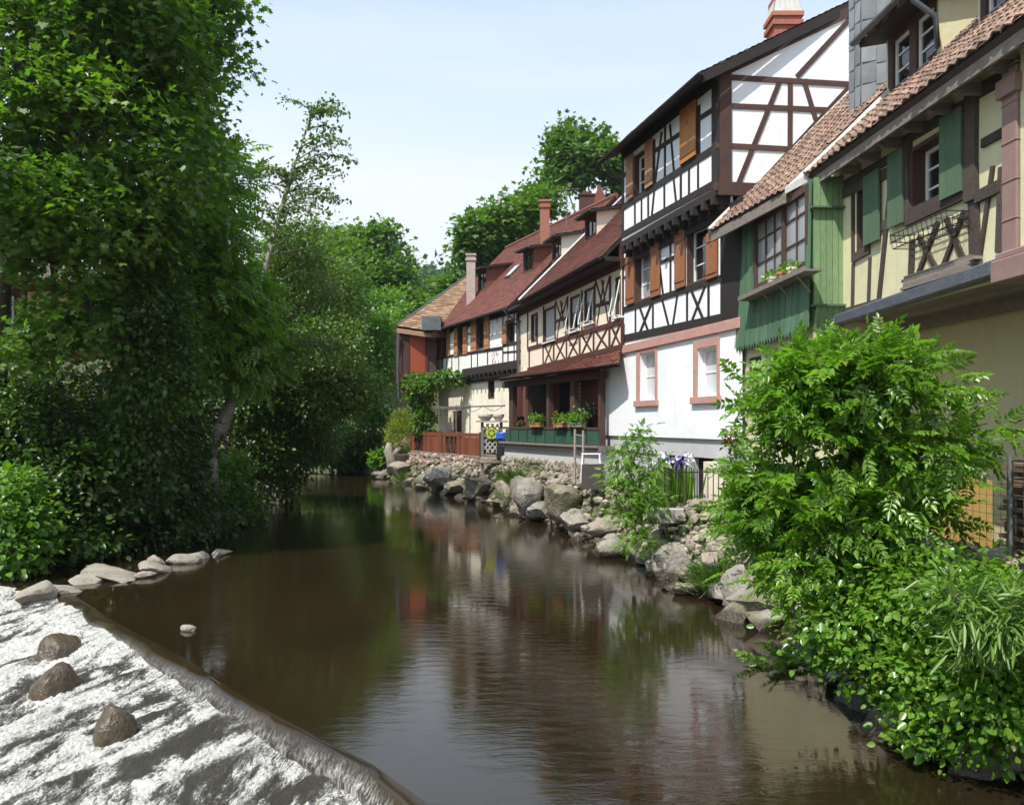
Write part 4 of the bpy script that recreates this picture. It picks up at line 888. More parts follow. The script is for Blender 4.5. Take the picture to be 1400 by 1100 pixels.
for x,y0,y1 in ((150,560,930),(240,600,930),(300,540,900),(408,510,880),(525,450,830),(660,390,800),(780,330,760),(925,260,720)): FB.beams(T_,A2,[(x,y0,x,y1)],.13)
for (a,b,y0,y1,ym) in ((412,522,500,848,665),(785,922,300,740,520)):
    m_=(a+b)/2; FB.beams(T_,A2,[(a,ym+18,b,ym-18,.1),(a,y0-10,m_,ym,.07),(m_-3,y0-20,b,ym-25,.07) if 0 else (b,y0-45,m_,ym,.07),(m_+12,y0,a+12,y1,.07),(m_-8,y0-10,b-12,y1-25,.07)],.07,n1=.016)
FB.box(T_,-.05,uB1,zwt-.75,zwt,-.02,.035); FB.box(T_,uB1-.16,uB1+.14,zbB-2.6,zwt,-.1,.06)
T_.build('timber_frame',M['tb_red'],hb)
mb=MB(); FB.box(mb,-.05,uB1+.02,zeB-.12,zeB+.0,.08,.48); mb.build('soffit',M['tb_dark'],hb)
uBv=FB.uz(711,416,.5)[0]
rB=tiles(FB.P(uBv,zeB,.55),FB.P(0.0,zeB,.55),FB.P(0.0,zeB+5.4,-4.85),FB.P(uBv,zeB+5.4,-4.85),hb,'tile_brown',.16,.17)
mb=MB(); mb.tube([FB.P(uBv,zeB+.06,.55),FB.P(uBv,zeB+5.46,-4.85)],.05,5); mb.build('verge_strip',M['zinc'],rB)
gutter(FB.P(-.0,zeB-.02,.62),FB.P(uBv+.1,zeB-.04,.62),hb,'tb_dark',.07)
mb=MB(); mb.tube([FB.P(uB1,zeB-.05,.6),FB.P(uB1+.05,zeB-.3,.35),FB.P(uB1-.35,zeB-.5,.1),FB.P(uB1-.35,zbB-.3,.09)],.045,8); mb.build('downpipe',M['zinc'],hb)
def long_dormer(Fc,rt,zf,px0,px1,pyb,pyt,off,parent,cheekm,frontm,roofm,L=2.3,rise=.5,ov=.3,winm='glass',side=.05,pitch=1.0,off_e=.55):
    """shed dormer; front between px0..px1 at offset off, roof runs back to the main slope"""
    u1=Fc.uz(*zf(px0,pyb),off)[0]; u0=Fc.uz(*zf(px1,pyb),off)[0]; m_=(px0+px1)/2
    zt=Fc.z(zf,m_,pyt,off)[1]; zr=rt+(off_e-off)*pitch; zb=zr-.1
    mb=MB(); h=(u0+.12,u1-.12,max(zb+.2,Fc.z(zf,m_,pyb,off)[1]),zt-.12); Fc.wall(mb,u0,u1,zb-.2,zt,[h],off,.1)
    d=mb.build('dormer',M[frontm],parent,recalc=False); window(Fc,h,d,off,lining=None,recess=.07,fw=.05,mull=(2,1),pane=winm,frame='tb_brown')
    L=(zt-zr)/(pitch-rise/2.5)*1.02 if pitch>rise/2.5 else L
    for u in (u0,u1-.04):
        ck=MB(); a=Fc.P(u,zb-.2,off); b=Fc.P(u,zt,off); c_=Fc.P(u,zt+L*rise/2.5,off-L); e_=Fc.P(u,zr+L*pitch-.15,off-L); t=Fc.t*.04; ck.hexa([a,a+t,e_+t,e_,b,b+t,c_+t,c_]); ck.build('cheek',M[cheekm],d)
    a=Fc.P(u1+side,zt,off+ov); b=Fc.P(u0-side-.12,zt,off+ov); dv=-Fc.n*(L+ov+.25)+up*(rise/2.5*(L+ov+.25))
    tiles(a,b,b+dv,a+dv,d,roofm,.16,.17,name='dormer_roof'); gutter(a+Fc.n*.05,b+Fc.n*.05,d,'zinc',.05)
    return d
long_dormer(FB,zeB,Z5,915,968,560,395,-1.35,hb,'peach','tb_red','tile_brown')
long_dormer(FB,zeB,Z5,1098,1165,450,262,-1.35,hb,'peach','tb_red','tile_brown')
# roof vents
# dark boxed chimney + little gable peak
u_,z_=FB.uz(802,280,-4.4); p=FB.P(u_,z_,-4.4); mb=MB(); mb.box(p.x-.33,p.x+.33,p.y-.35,p.y+.35,p.z-1.2,p.z+.35); mb.box(p.x-.38,p.x+.38,p.y-.4,p.y+.4,p.z+.35,p.z+.42); mb.box(p.x-.22,p.x+.22,p.y-.25,p.y+.25,p.z+.42,p.z+.55); mb.build('chimney',M['tb_red'],hb)
u_,z_=FB.uz(819,262,-5.6); p=FB.P(u_,z_,-5.6); mb=MB(); mb.add([(p.x-.5,p.y-.3,p.z-.9),(p.x+.55,p.y-.3,p.z-.9),(p.x,p.y-.3,p.z+.3),(p.x-.5,p.y+1.5,p.z-.9),(p.x+.55,p.y+1.5,p.z-.9),(p.x,p.y+1.5,p.z+.3)],[(0,1,2),(3,5,4),(0,3,4,1),(0,2,5,3),(1,4,5,2)]); mb.build('roof_peak',M['tile_brown'],hb)
# ------------------------------------------------------------------ porch (part of the brown house)
FP=Face(at(820,600,24)[:2],vp=196); uP1=FP.uz(689,600,0)[0]; zfl=FP.z(Z7,600,693)[1]; zrl=FP.z(Z7,600,582)[1]; zpe=FP.uz(760,508,.35)[1]
mb=MB(); FP.box(mb,-.1,uP1+.1,zfl-.17,zfl-.06,-3,.10); FP.box(mb,-.1,uP1+.12,zfl-.06,zfl,-3,.16); mb.build('porch_floor',M['greywood'],hb)
mb=MB(); FP.box(mb,0,uP1,zfl-.62,zfl-.17,-2.6,-.02); mb.build('porch_base',M['greyplaster'],hb)
for x,wd in ((325,.34),(445,.2),(602,.2),(785,.26),(990,.12)):
    u=FP.uz(*Z7(x,550))[0]; mb=MB(); FP.box(mb,u-wd/2,u+wd/2,zfl,zpe-.12,-.16,.02); mb.build('porch_post',M['tb_brown'],hb)
mb=MB(); FP.box(mb,-.1,uP1+.1,zpe-.3,zpe-.06,-.18,.04); FP.box(mb,0,uP1,zrl-.02,zrl+.05,-.12,.05); mb.build('porch_beam',M['tb_brown'],hb)
mb=MB(); FP.box(mb,.05,uP1-.2,zfl+.02,zrl-.03,-.05,.03); mb.build('porch_screen',M['darkgreen'],hb)
mb=MB()
for x in (1,2,3,4,5,6,7,8,9): 
    u=uP1*x/10; FP.box(mb,u,u+.03,zfl+.02,zrl-.03,.031,.045)
mb.build('porch_rail_bars',M['iron'],hb)
a=FP.P(FP.uz(683,519,.35)[0],zpe,.35); b=FP.P(FP.uz(847,496,.35)[0],zpe,.35)
uu=FB.uz(850,478,.02); c_=FB.P(0,FB.z(Z7,900,55,0)[1],.02); e_=FB.P(uB1-.1,FB.z(Z7,900,55,0)[1]-.05,.02)
zc=FB.uz(848,478,.03)[1]; c_=FB.P(-.05,zc,.03); e_=FB.P(FB.uz(716,506,.03)[0],zc-.05,.03)
tiles(a,b,c_,e_,hb,'tile_brown',.16,.17,name='porch_roof',under='tb_dark')
gutter(a+FP.n*.05,b+FP.n*.05,hb,'tb_dark',.05)
# inside the porch: door openings and doorway panels
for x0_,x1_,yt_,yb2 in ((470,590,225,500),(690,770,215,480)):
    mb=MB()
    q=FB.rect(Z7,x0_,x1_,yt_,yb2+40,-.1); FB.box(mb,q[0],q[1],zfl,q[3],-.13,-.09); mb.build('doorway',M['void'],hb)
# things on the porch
rr=random.Random(2)
def flowers(name,p,n,rad,leafm,petal,label,cat,group=None,pot=None,seed=0,hh=.2,lf=.08):
    t=thing(name,label,cat,p,group); r=np.random.default_rng(seed)
    if pot:
        mb=MB(); Fx,l,w,h,mm=pot; q=(V(p)-Fx.o); u=q.dot(Fx.t); o_=q.dot(Fx.n); Fx.box(mb,u-l/2,u+l/2,p[2],p[2]+h,o_-w/2,o_+w/2); Fx.box(mb,u-l/2-.01,u+l/2+.01,p[2]+h-.03,p[2]+h+.004,o_-w/2-.01,o_+w/2+.01); mb.build('planter_box',M[mm],t)
        base=np.array(p)+[0,0,h+hh*.5]; tt=np.array(Fx.t)
        P=base+tt*(r.random((n,1))-.5)*l*1.1+r.normal(size=(n,3))*[.06,.06,hh*.45]
    else: P=np.array(p)+r.normal(size=(n,3))*[rad,rad,hh*.5]+[0,0,hh]
    leaves('foliage',P,r.normal(size=(n,3))+[0,0,.4],r.normal(size=(n,3))*.6+[0,0,1],np.full(n,lf)*(.6+.7*r.random(n)),T_round(),G[leafm],t)
    if petal:
        k=max(8,n//6); Q=P[:k]+[0,0,.06]; leaves('flowers',Q,r.normal(size=(k,3)),r.normal(size=(k,3)),np.full(k,lf*.8),T_round(),M[petal],t)
    return t
for x,y,l,mm,pt,lab in ((510,572,.75,'terracotta',None,'terracotta trough with green plants on the porch rail, left of the three troughs'),
      (690,572,.65,'terracotta','pet_red','terracotta trough with red flowers on the porch rail, middle of the three troughs'),
      (812,575,.85,'greywood',None,'long grey trough with leafy plants on the porch rail, right of the three troughs')):
    u=FP.uz(*Z7(x,y),.12)[0]; flowers('flower_trough',FP.P(u,zrl+.055,.1),260,.2,'bright',pt,lab,'flower trough','flower troughs on the porch rail',(FP,l,.18,.13,mm),seed=int(x),lf=.1)
u=FP.uz(*Z7(375,560),-.2)[0]; flowers('flower_pot',FP.P(u,zrl-.1,-.35),150,.16,'ivy','pet_red','pot of red flowers behind the porch rail by the thick corner post','flowerpot',seed=5,lf=.09)
u=FP.uz(*Z7(905,490),-.3)[0]; flowers('hanging_flowers',FP.P(u,zrl+.3,-.3),140,.13,'ivy','pet_white','bunch of pale flowers inside the porch near its right end','flowers',seed=6,lf=.09)
def chair(p,rot,m,label,group):
    t=thing('porch_chair',label,'chair',p,group); R_=Matrix.Rotation(rot,3,'Z')
    def bx(name,x0,x1,y0,y1,z0,z1):
        mb=MB(); mb.hexa([V(p)+R_@V(c) for c in ((x0,y0,z0),(x1,y0,z0),(x1,y1,z0),(x0,y1,z0),(x0,y0,z1),(x1,y0,z1),(x1,y1,z1),(x0,y1,z1))]); mb.build(name,M[m],t)
    bx('seat',-.24,.24,-.24,.24,.42,.46); bx('backrest',-.24,.24,.21,.25,.5,.9)
    for a in (-.22,.18):
        for b in (-.22,.2): bx('leg',a,a+.04,b,b+.04,0,.42)
    bx('armrest',-.28,-.24,-.24,.24,.62,.65); bx('armrest',.24,.28,-.24,.24,.62,.65)
for i,(x,lab) in enumerate(((375,'dark porch chair behind the leftmost part of the green screen'),(560,'dark porch chair beside the second porch post'),(690,'dark porch chair right of the middle post'),(900,'dark porch chair under the hanging pale flowers'))):
    u=FP.uz(*Z7(x,600),-.6)[0]; chair(FP.P(u,zfl,-.7),.4+i,'black',lab,'chairs on the porch')
u=FP.uz(*Z7(915,450),-1.2)[0]; p=FP.P(u,zfl,-1.2); t=thing('parasol','folded dark red parasol standing inside the porch','parasol',p); mb=MB(); mb.tube([p,p+up*2.2],.025,6); mb.build('pole',M['greywood'],t); mb=MB(); mb.lathe(p+up*.9,[(.06,0),(.16,.15),(.10,.7),(.03,1.2)],9); mb.build('canopy',M['cloth_red'],t)
p=FP.P(FP.uz(*Z7(940,500),-1.0)[0],zfl,-1.0); t=thing('porch_table','round table with a red cloth at the right end of the porch','table',p); mb=MB(); mb.lathe(p,[(.5,.35),(.46,.72),(.45,.75),(.02,.755)],16); mb.build('tablecloth',M['cloth_red'],t); mb=MB(); mb.tube([p,p+up*.7],.04,6); mb.build('leg',M['iron'],t)
# string of ornaments
u=FP.uz(*Z7(815,300),-.1)[0]; t=thing('hanging_ornament','string of small pale ornaments hanging inside the porch beside the wide post','ornament',FP.P(u,zpe-.3,-.2)); mb=MB()
for i in range(9): q=FP.P(u,zpe-.38-i*.12,-.2); mb.lathe(q,[(.005,-.05),(.04,0),(.005,.05)],6)
mb.build('beads',M['potwhite'],t); mb=MB(); mb.tube([FP.P(u,zpe-.3,-.2),FP.P(u,zpe-1.4,-.2)],.006,4); mb.build('cord',M['iron'],t)
# ladder, trestle, dark panel for shade, in front of the porch
lp0=at(786,655,22.3); lp1=at(797,657,22.3); tp=V((.0,.7,0)); hL=H-(575-580)/F*22.3
t=thing('ladder','grey wooden ladder standing against the porch ledge','ladder',(lp0.x,lp0.y,lp0.z-.1))
for q in (at(785.5,662,22.2),at(797,664,22.2)): 
    mb=MB(); mb.tube([q,q+V((.05,.55,1.45))],.035,5); mb.build('rail',M['greywood'],t)
for k in range(4):
    a=at(785.5,662,22.2)+V((.05,.55,1.45))*(.3+.2*k); b=at(797,664,22.2)+V((.05,.55,1.45))*(.3+.2*k); mb=MB(); mb.tube([a,b],.022,5); mb.build('rung',M['greywood'],t)
p=at(808,640,21.8); t=thing('trestle','white folding trestle beside the ladder','trestle',(p.x,p.y,p.z-.4)); z0_=p.z-.35
for nm,a,b in (('top_bar',(-.25,0,.72),(.25,0,.72)),('leg',(-.25,-.12,0),(-.22,0,.72)),('leg',(.25,-.12,0),(.22,0,.72)),('leg',(-.25,.15,0),(-.22,0,.72)),('leg',(.25,.15,0),(.22,0,.72)),('cross_bar',(-.24,-.07,.4),(.24,-.07,.4))):
    mb=MB(); o_=V((p.x,p.y,z0_)); mb.tube([o_+V(a),o_+V(b)],.022,5); mb.build(nm,M['winwhite'],t)
mb=MB(); q=at(808,668,21.3); mb.hexa([q+V(c) for c in ((-.25,0,0),(.3,0,0),(.3,.03,0),(-.25,.03,0),(-.2,.35,.6),(.38,.35,.62),(.38,.38,.62),(-.2,.38,.6))]); props(mb.build('shade_panel',M['tb_dark']),'dark panel standing in for the shade below the white trestle','board')  # dark slab put where only shade falls below the trestle
# ------------------------------------------------------------------ far white house
FC=Face(FB.P(uB1+.12,0,.05)[:2],vp=190); hc=thing('timber_house','old white house with orange shutters and red tiled roof, beyond the porch','house',FC.P(5,1.1,0))
uC1=FC.uz(588,480)[0]; zeC=FC.z(A1,450,148,.4)[1]; zbC=FC.z(A1,560,440)[1]; zwc=zeC+.35
cw=[FC.rect(A1,275,303,212,372),FC.rect(A1,367,398,192,356),FC.rect(A1,475,521,150,326),FC.rect(A1,650,692,168,300)]
mb=MB(); FC.wall(mb,-.05,uC1,zbC,zwc,cw,0,.16); uC2=FC.z(A1,390,460)[0]; FC.box(mb,uC2,uC1,zbC-.45,zbC,-.3,0); mb.build('wall',M['oldwhite'],hc,recalc=False)
for w_ in cw: window(FC,w_,hc,0,frame='tb_brown',lining='tb_brown',recess=.12,mull=(2,1),fw=.04,lin=.04)
for a in ((256,275,222,378),(303,320,210,368),(346,367,206,366),(398,421,195,356),(444,475,148,340),(521,549,134,326),(625,650,178,298)): shutter(FC,FC.rect(A1,*a),hc,'sh_pale')
T_=MB(); yr=lambda x:385+(x-215)*(-.19)
FC.beams(T_,A1,[(215,383,620,320,.13),(625,305,745,283,.13),(205,190,205,475,.16),(390,455,745,398,.2)],.1)
for x,y0,y1 in ((275,380,455),(300,375,455),(330,368,450),(370,360,450),(443,120,440),(478,345,425),(537,335,415),(625,100,410),(655,70,160),(655,300,400),(690,70,395),(345,190,370),(250,180,280),(325,180,240),(425,150,210)): FC.beams(T_,A1,[(x,y0,x,y1)],.09,n1=.014)
FC.beams(T_,A1,[(222,285,252,280),(425,240,443,236),(692,185,745,160),(640,170,692,155),(625,345,745,335,.06),(710,80,740,160),(720,190,722,380)],.08)
FC.box(T_,-.05,uC1,zwc-.55,zwc,-.02,.03)
T_.build('timber_frame',M['tb_dark'],hc)
# painted ornament panel
mb=MB(); rr=random.Random(3)
for i in range(26):
    x=rr.uniform(560,612); y=rr.choice([150,175,200,230,350,375,395])+rr.uniform(-8,8); y+= (x-590)*-.25; u,z=FC.z(A1,x,y); s=rr.uniform(.04,.1)
    mb.add([FC.P(u-s*.6,z,.006+i*.0004),FC.P(u,z-s,.006+i*.0004),FC.P(u+s*.6,z,.006+i*.0004),FC.P(u,z+s,.006+i*.0004)],[(0,1,2,3)])
mb.build('painted_ornament',mat('faded_paint',(.35,.30,.30),(.40,.18,.15),20,.9,30,0),hc)
jm=MB()
u0_,z0_=FC.z(A1,400,462); u1_,z1_=FC.z(A1,748,428); nj=14; FC.box(jm,0,u0_,zbC-.14,zbC,-.35,.03)
for i in range(nj):
    u=u1_+(u0_-u1_)*i/(nj-1); FC.box(jm,u,u+.10,zbC-.27,zbC-.14,-.35,.06)
FC.box(jm,0,u0_+.5,zbC-.46,zbC-.32,-.4,-.22); jm.build('jetty_joists',M['tb_dark'],hc)
lw=-.35; w5=FC.rect(A1,540,575,500,612,lw); w6=FC.rect(A1,332,386,682,805,lw)
mb=MB(); FC.wall(mb,-.0,uC1-.3,.6,zbC-.1,[w5,w6],lw,.15); mb.build('ground_floor_wall',M['cream2'],hc,recalc=False)
window(FC,w5,hc,lw,frame='tb_brown',recess=.1,mull=(1,1),fw=.04)
mb=MB(); FC.box(mb,w6[0],w6[1],w6[2],w6[3],lw-.12,lw-.06); dr=mb.build('door',M['tb_brown'],hc); mb=MB(); FC.box(mb,w6[0]+.1,w6[0]+.14,w6[2]+.9,w6[2]+1.0,lw-.06,lw-.03); mb.build('handle',M['iron'],dr)
body(FC,-.0,uC1-.3,.6,zwc+.1,-7,-.75,'oldwhite',hc,'inner_wall')
RC=4.9
rC=tiles(FC.P(uC1+.35,zeC,.45),FC.P(-.25,zeC,.45),FC.P(-.25,zeC+RC,-RC+.45),FC.P(uC1+.35,zeC+RC,-RC+.45),hc,'tile_red',.16,.17)
mb=MB(); q=FC.P(uC1+.3,zeC+RC,-RC+.45); q2=FC.P(-.3,zeC+RC,-RC+.45); e1=FC.P(uC1+.3,zeC,-2*RC); e2=FC.P(-.3,zeC,-2*RC); mb.hexa([q-up*.1,q2-up*.1,e2-up*.1,e1-up*.1,q,q2,e2,e1]); mb.tube([q+up*.03,q2+up*.03],.1,8); mb.build('rear_roof',M['tile_red'],hc)
gutter(FC.P(-.15,zeC-.03,.52),FC.P(uC1+.45,zeC-.05,.52),hc,'zinc',.06)
mb=MB(); mb.tube([FC.P(uC1+.12,zeC-.05,.5),FC.P(uC1+.1,zeC-.4,.12),FC.P(uC1+.1,zbC-.8,.08)],.045,6); mb.build('downpipe',M['zinc'],hc)
long_dormer(FC,zeC,Z5,502,552,690,565,-1.3,hc,'tile_red','tb_brown','tile_red',pitch=1.0,off_e=.45)
long_dormer(FC,zeC,Z5,755,815,600,455,-1.3,hc,'tile_red','tb_brown','tile_red',pitch=1.0,off_e=.45)
# skylight
u,z=FC.uz(*Z5(682,580),-1.6); zz=zeC+2.05; mb=MB(); 
def sl_box(u,off,w,l,h):
    p=lambda a,b,c: FC.P(u+a,zeC+(.45-(off-b))*1.0+c*.7,off-b+c*.7)
    return [p(-w/2,0,0),p(w/2,0,0),p(w/2,l,0),p(-w/2,l,0),p(-w/2,0,h),p(w/2,0,h),p(w/2,l,h),p(-w/2,l,h)]
mb.hexa(sl_box(u,-1.5,.6,.6,.12)); skl=mb.build('skylight',M['zinc'],hc); mb=MB(); mb.hexa(sl_box(u,-1.56,.46,.48,.135)); mb.build('pane',M['glass_pale'],skl)
for (x0_,x1_,yt_,yb2,d,mm,cap) in ((638,650,350,420,40.5,'palebrick',1),(738.5,751,277,330,36.5,'brick',1)):
    p=at((x0_+x1_)/2,yt_,d); w_=(x1_-x0_)/F*d/2; mb=MB(); zb_=H+(HY-yb2)/F*d-.9; mb.box(p.x-w_,p.x+w_,d-w_,d+w_,zb_,p.z); mb.box(p.x-w_-.05,p.x+w_+.05,d-w_-.05,d+w_+.05,p.z-.25,p.z-.15); mb.box(p.x-w_-.05,p.x+w_+.05,d-w_-.05,d+w_+.05,p.z,p.z+.08); mb.build('chimney',M[mm],hc)
# antenna
p=at(775,285,38); mb=MB(); mb.tube([p-up*2.5,p+up*1.0],.025,4); mb.tube([p+up*.8+V((-.6,0,0)),p+up*.9+V((.6,0,0))],.012,4)
for i in range(5): mb.tube([p+up*.85+V((-.5+.25*i,-.3,0)),p+up*.85+V((-.5+.25*i,.3,0))],.01,3)
props(mb.build('antenna',M['steel']),'thin television antenna on the ridge between the brick and the dark chimneys','antenna')
# oriel wing at the far end
GE=Face(at(588,480,41.3)[:2],vp=6500); he=thing('oriel_wing','small overhanging brown wing with a red panel at the far end of the row','house',at(570,640,42))
ue=GE.uz(546,480)[0]; zE0=GE.uz(560,522)[1]; zE1=GE.uz(560,452)[1]
mb=MB(); GE.box(mb,ue,.3,zE0,zE1,-3,0); mb.build('wall',M['tb_brown'],he)
r=GE.rect(A1,85,175,245,465); mb=MB(); GE.box(mb,*r,-.02,.02); mb.build('panel',M['redpanel'],he)
mb=MB()
for q in ((ue,ue+.12,zE0,zE1),(r[0]-.14,r[0]-.01,zE0,zE1),(r[1]+.01,r[1]+.12,zE0,zE1),(ue,.2,r[2]-.2,r[2]-.02),(ue,.2,zE1-.12,zE1)): GE.box(mb,*q,.0,.05)
mb.build('frame',M['tb_red'],he); mb=MB(); a=GE.uz(568,549)
mb.add([GE.P(ue,zE0,0),GE.P(.2,zE0,0),GE.P(.2,a[1],0),GE.P(a[0],a[1],0),GE.P(ue,zE0,-2),GE.P(.2,zE0,-2),GE.P(.2,a[1],-2),GE.P(a[0],a[1],-2)],[(0,1,2,3),(4,5,6,7),(0,4,7,3),(1,5,6,2),(0,1,5,4),(2,3,7,6)]); mb.build('bracket',M['tb_red'],he)
A=at(542,446,40.9); B=at(589,453,40.6); D=at(639,378,45.5); Cq=B+(D-A)*1.0
tiles(A,B,Cq,D,he,'shingle',.22,.3,.03,name='roof'); mb=MB(); mb.tube([A+up*.05,D+up*.05],.06,5); mb.build('verge',M['zinc'],he)
mb=MB(); mb.hexa([A-up*.3,B-up*.3,Cq-up*3,D-up*3,A-up*.12,B-up*.12,Cq-up*.14,D-up*.14]); mb.build('attic',M['shingle'],he)
mb=MB(); mb.tube([at(545,455,40.8),at(544,500,41.0),at(545,545,41.2)],.05,6); mb.build('downpipe',M['zinc'],he)
p=at(590,437,40.4); mb=MB(); mb.box(p.x-.45,p.x+.45,p.y-.1,p.y+.9,p.z-.5,p.z+.15); mb.build('roof_hatch',M['zinc'],he)
# house behind, orange roof
p=at(577,418,85); h2=thing('far_house','small distant house with a bright orange tiled roof between the trees','house',(p.x,86,gz(p.x,86)))
mb=MB(); mb.box(p.x-3,p.x+4,84,90,gz(p.x,86)-1,p.z); mb.build('wall',M['cream2'],h2)
tiles((p.x-3.4,83.5,p.z-.6),(p.x+4.4,83.5,p.z-.6),(p.x+4.2,87,p.z+2.0),(p.x-3,87,p.z+2.0),h2,'tile_orange',.3,.3,.04)
# ------------------------------------------------------------------ house on the left bank
FL=Face((-14.2,23.5),vp=2600); hl=thing('timber_house','yellow house with orange-brown timbers half hidden behind the left trees','house',(-17,24,1.5))
zr=lambda y:FL.uz(60,y)[1]
mb=MB(); uA=FL.uz(100,400)[0]; uZ=FL.uz(-260,400)[0]; FL.box(mb,min(uA,uZ),max(uA,uZ),.8,zr(384),-5,0); mb.build('wall',M['yellow'],hl)
mb=MB(); FL.box(mb,min(uA,uZ),max(uA,uZ),zr(384),zr(280),-6,-1.4); mb.build('upper_wall',M['yellow'],hl)
T_=MB(); FL.beams(T_,Z0,[(-60,488,140,484,.22),(-60,448,75,446,.16),(8,385,8,490,.2),(20,395,20,400,.3),(52,440,32,490,.13),(-30,395,200,392,.2),(105,385,105,490,.15),(0,400,28,398,.35)],.15); T_.build('timber_frame',M['tb_orange'],hl)
a=FL.P(max(uA,uZ)+.3,zr(388),.6); b=FL.P(min(uA,uZ),zr(388),.6); dv=-FL.n*2.1+up*1.0
tiles(b,a,a+dv,b+dv,hl,'greywood',.2,.2,.02,name='roof'); 
a=FL.P(max(uA,uZ)+.3,zr(282),-.9); b=FL.P(min(uA,uZ),zr(282),-.9); dv=-FL.n*4+up*3
tiles(b,a,a+dv,b+dv,hl,'tile_brown',.2,.2,.02,name='upper_roof')
w_=FL.rect(Z0,-8,22,402,440); window(FL,(w_[0],w_[1],w_[2],w_[3]),hl,.06,recess=.02,mull=(2,2))
# ================================================================== bank, garden things
def edge_d(px,off=.3):
    for d in np.arange(6,60,.05):
        if (px-CX)/F*d<=XR(d)+off and (px-CX)/F*(d+.05)<=XR(d+.05)+off+.2:
            pass
    ds=np.arange(5,60,.05); g=(px-CX)/F*ds-(XR(ds)+off); i=np.where(np.sign(g[:-1])!=np.sign(g[1:]))[0]
    return float(ds[i[0]]) if len(i) else 30.
def bank_rock(px,py,rx,ry,seed,label,m='rock',off=.25,group='boulders along the right bank',rd=.8,**k):
    d=edge_d(px,off); p=at(px,py,d); return rock('boulder',p,(rx*d/F*1.05,rx*d/F*rd,ry*d/F*.95),seed,m,label,'boulder',group,**k)
BR=[(925,768,36,36,101,'big angular grey boulder below the iron fence, its lower edge in the water','rock'),
(1035,828,40,28,102,'broad grey boulder at the waterline left of the big green shrub','rock'),
(967,800,26,20,103,'rounded boulder between the big angular boulder and the grass tuft','rock'),
(829,722,34,19,104,'long pale slanted slab at the waterline below the small ash tree','rock2'),
(836,744,26,17,105,'grey-brown rock just under the pale slanted slab','rock'),
(872,760,24,22,106,'dark rock under the small ash tree, right of the pale slab','rock'),
(975,764,18,14,107,'small rounded stone on top of the bank above the grass tuft','rock2'),
(1092,858,22,22,108,'rock half hidden by the big green shrub, last one to the right','rock'),
(765,690,32,26,109,'large upright tan boulder below the porch ladder','rock2'),
(722,672,28,32,110,'tall slanted speckled boulder left of the large tan one','rock'),
(790,716,26,20,111,'low grey boulder left of the pale slanted slab','rock'),
(742,700,22,16,112,'small grey boulder in front of the tall slanted one','rock'),
(693,675,18,20,113,'narrow boulder with grass on its top, left of the tall slanted one','rock2'),
(655,664,30,20,114,'wide brown boulder below the wooden terrace screen','rock2'),
(600,655,28,14,115,'wide grey boulder below the left part of the terrace screen','rock'),
(627,664,18,12,116,'mid-size stone between the two wide boulders below the terrace','rock2'),
(548,640,20,11,117,'brown boulder below the yellow conifer','rock2'),
(525,648,14,7,118,'pale flat rock at the far left tip of the stony bank','rock2'),
(660,682,16,6,119,'flat stone lying on the waterline below the terrace','rock2'),
(900,748,20,18,120,'rock wedged between the dark rock and the big angular boulder','rock2')]
for (x,y,a,b,s,l,m) in BR: bank_rock(x,y,a,b,s,l,m)
rr=random.Random(21); k=0
for i in range(46):
    y=6.6*(46/6.6)**((i+.5)/46); x=float(XR(y))+rr.uniform(-.25,.55); sz=rr.uniform(.22,.42)*(.8+.01*y)
    rock('bank_stone',(x,y,rr.uniform(-.05,.12)+max(0,(x-XR(y))*.45)),(sz,sz*rr.uniform(.7,1),sz*rr.uniform(.5,.85)),200+i,rr.choice(['rock','rock2','rock']),'plain grey-brown stone wedged among the larger boulders of the right bank','stone','plain stones of the right bank',sub=2 if y>16 else 3)
# rubble
P_=[];S_=[]
for i in range(3200):
    y=6*(46/6.)**rr.random(); x=float(XR(y))+rr.uniform(-.15,1.5); s=rr.uniform(.03,.11)*(1+y*.012); P_.append((x,y,gz(x,y)+rr.uniform(-.01,.05)+.1)); S_.append((s,s*rr.uniform(.7,1.1),s*rr.uniform(.5,.8)))
props(stones('bank_rubble',P_,S_,'rubble',None,31,1),kind='stuff')
def stone_wall(name,label,a,b,z0,z1,m,s=.12,th=.25,seed=1,flat=.55):
    """dry stone wall from a to b (x,y)"""
    rr=random.Random(seed); a=V((a[0],a[1],0)); b=V((b[0],b[1],0)); t=(b-a); L=t.length; t.normalize(); n=V((-t.y,t.x,0)); 
    if n.dot(-a)<0: n=-n
    P=[];S=[]; mb=MB(); z=z0
    F_=Face((a.x,a.y),t=(t.x,t.y)); F_.box(mb,0,L,z0-.3,z1-.04,-th,-.03)
    th_=thing(name,label,'wall',((a.x+b.x)/2,(a.y+b.y)/2,z0)); mb.build('core',M['concrete'],th_)
    while z<z1:
        u=rr.uniform(-.1,0); h=s*rr.uniform(.7,1.1)*flat
        while u<L:
            w=s*rr.uniform(.7,1.6); q=a+t*(u+w/2); f_=rr.uniform(.75,1.35); P.append((q.x+rr.uniform(-.03,.03),q.y+rr.uniform(-.03,.03),z+h+rr.uniform(-.4,.4)*h)); S.append((w*.56*f_+.01,w*.56*f_,h*1.05*f_)); u+=w*rr.uniform(.8,1.02)
        z+=h*rr.uniform(1.3,1.75)
    stones('stones',P,S,m,th_,seed,1); return th_
pA=FP.P(-.1,0,0); pB=FP.P(uP1,0,0); stone_wall('stone_wall','rough rubble wall carrying the porch',(pA.x,pA.y),(pB.x,pB.y),.75,zfl-.6,'rubble',.11,.4,2,.8)
FT=Face(at(657,620,33.5)[:2],vp=190); uT=FT.uz(563,600)[0]; zt0=FT.uz(610,622)[1]; q0=FT.P(-.6,0);q1=FT.P(uT,0)
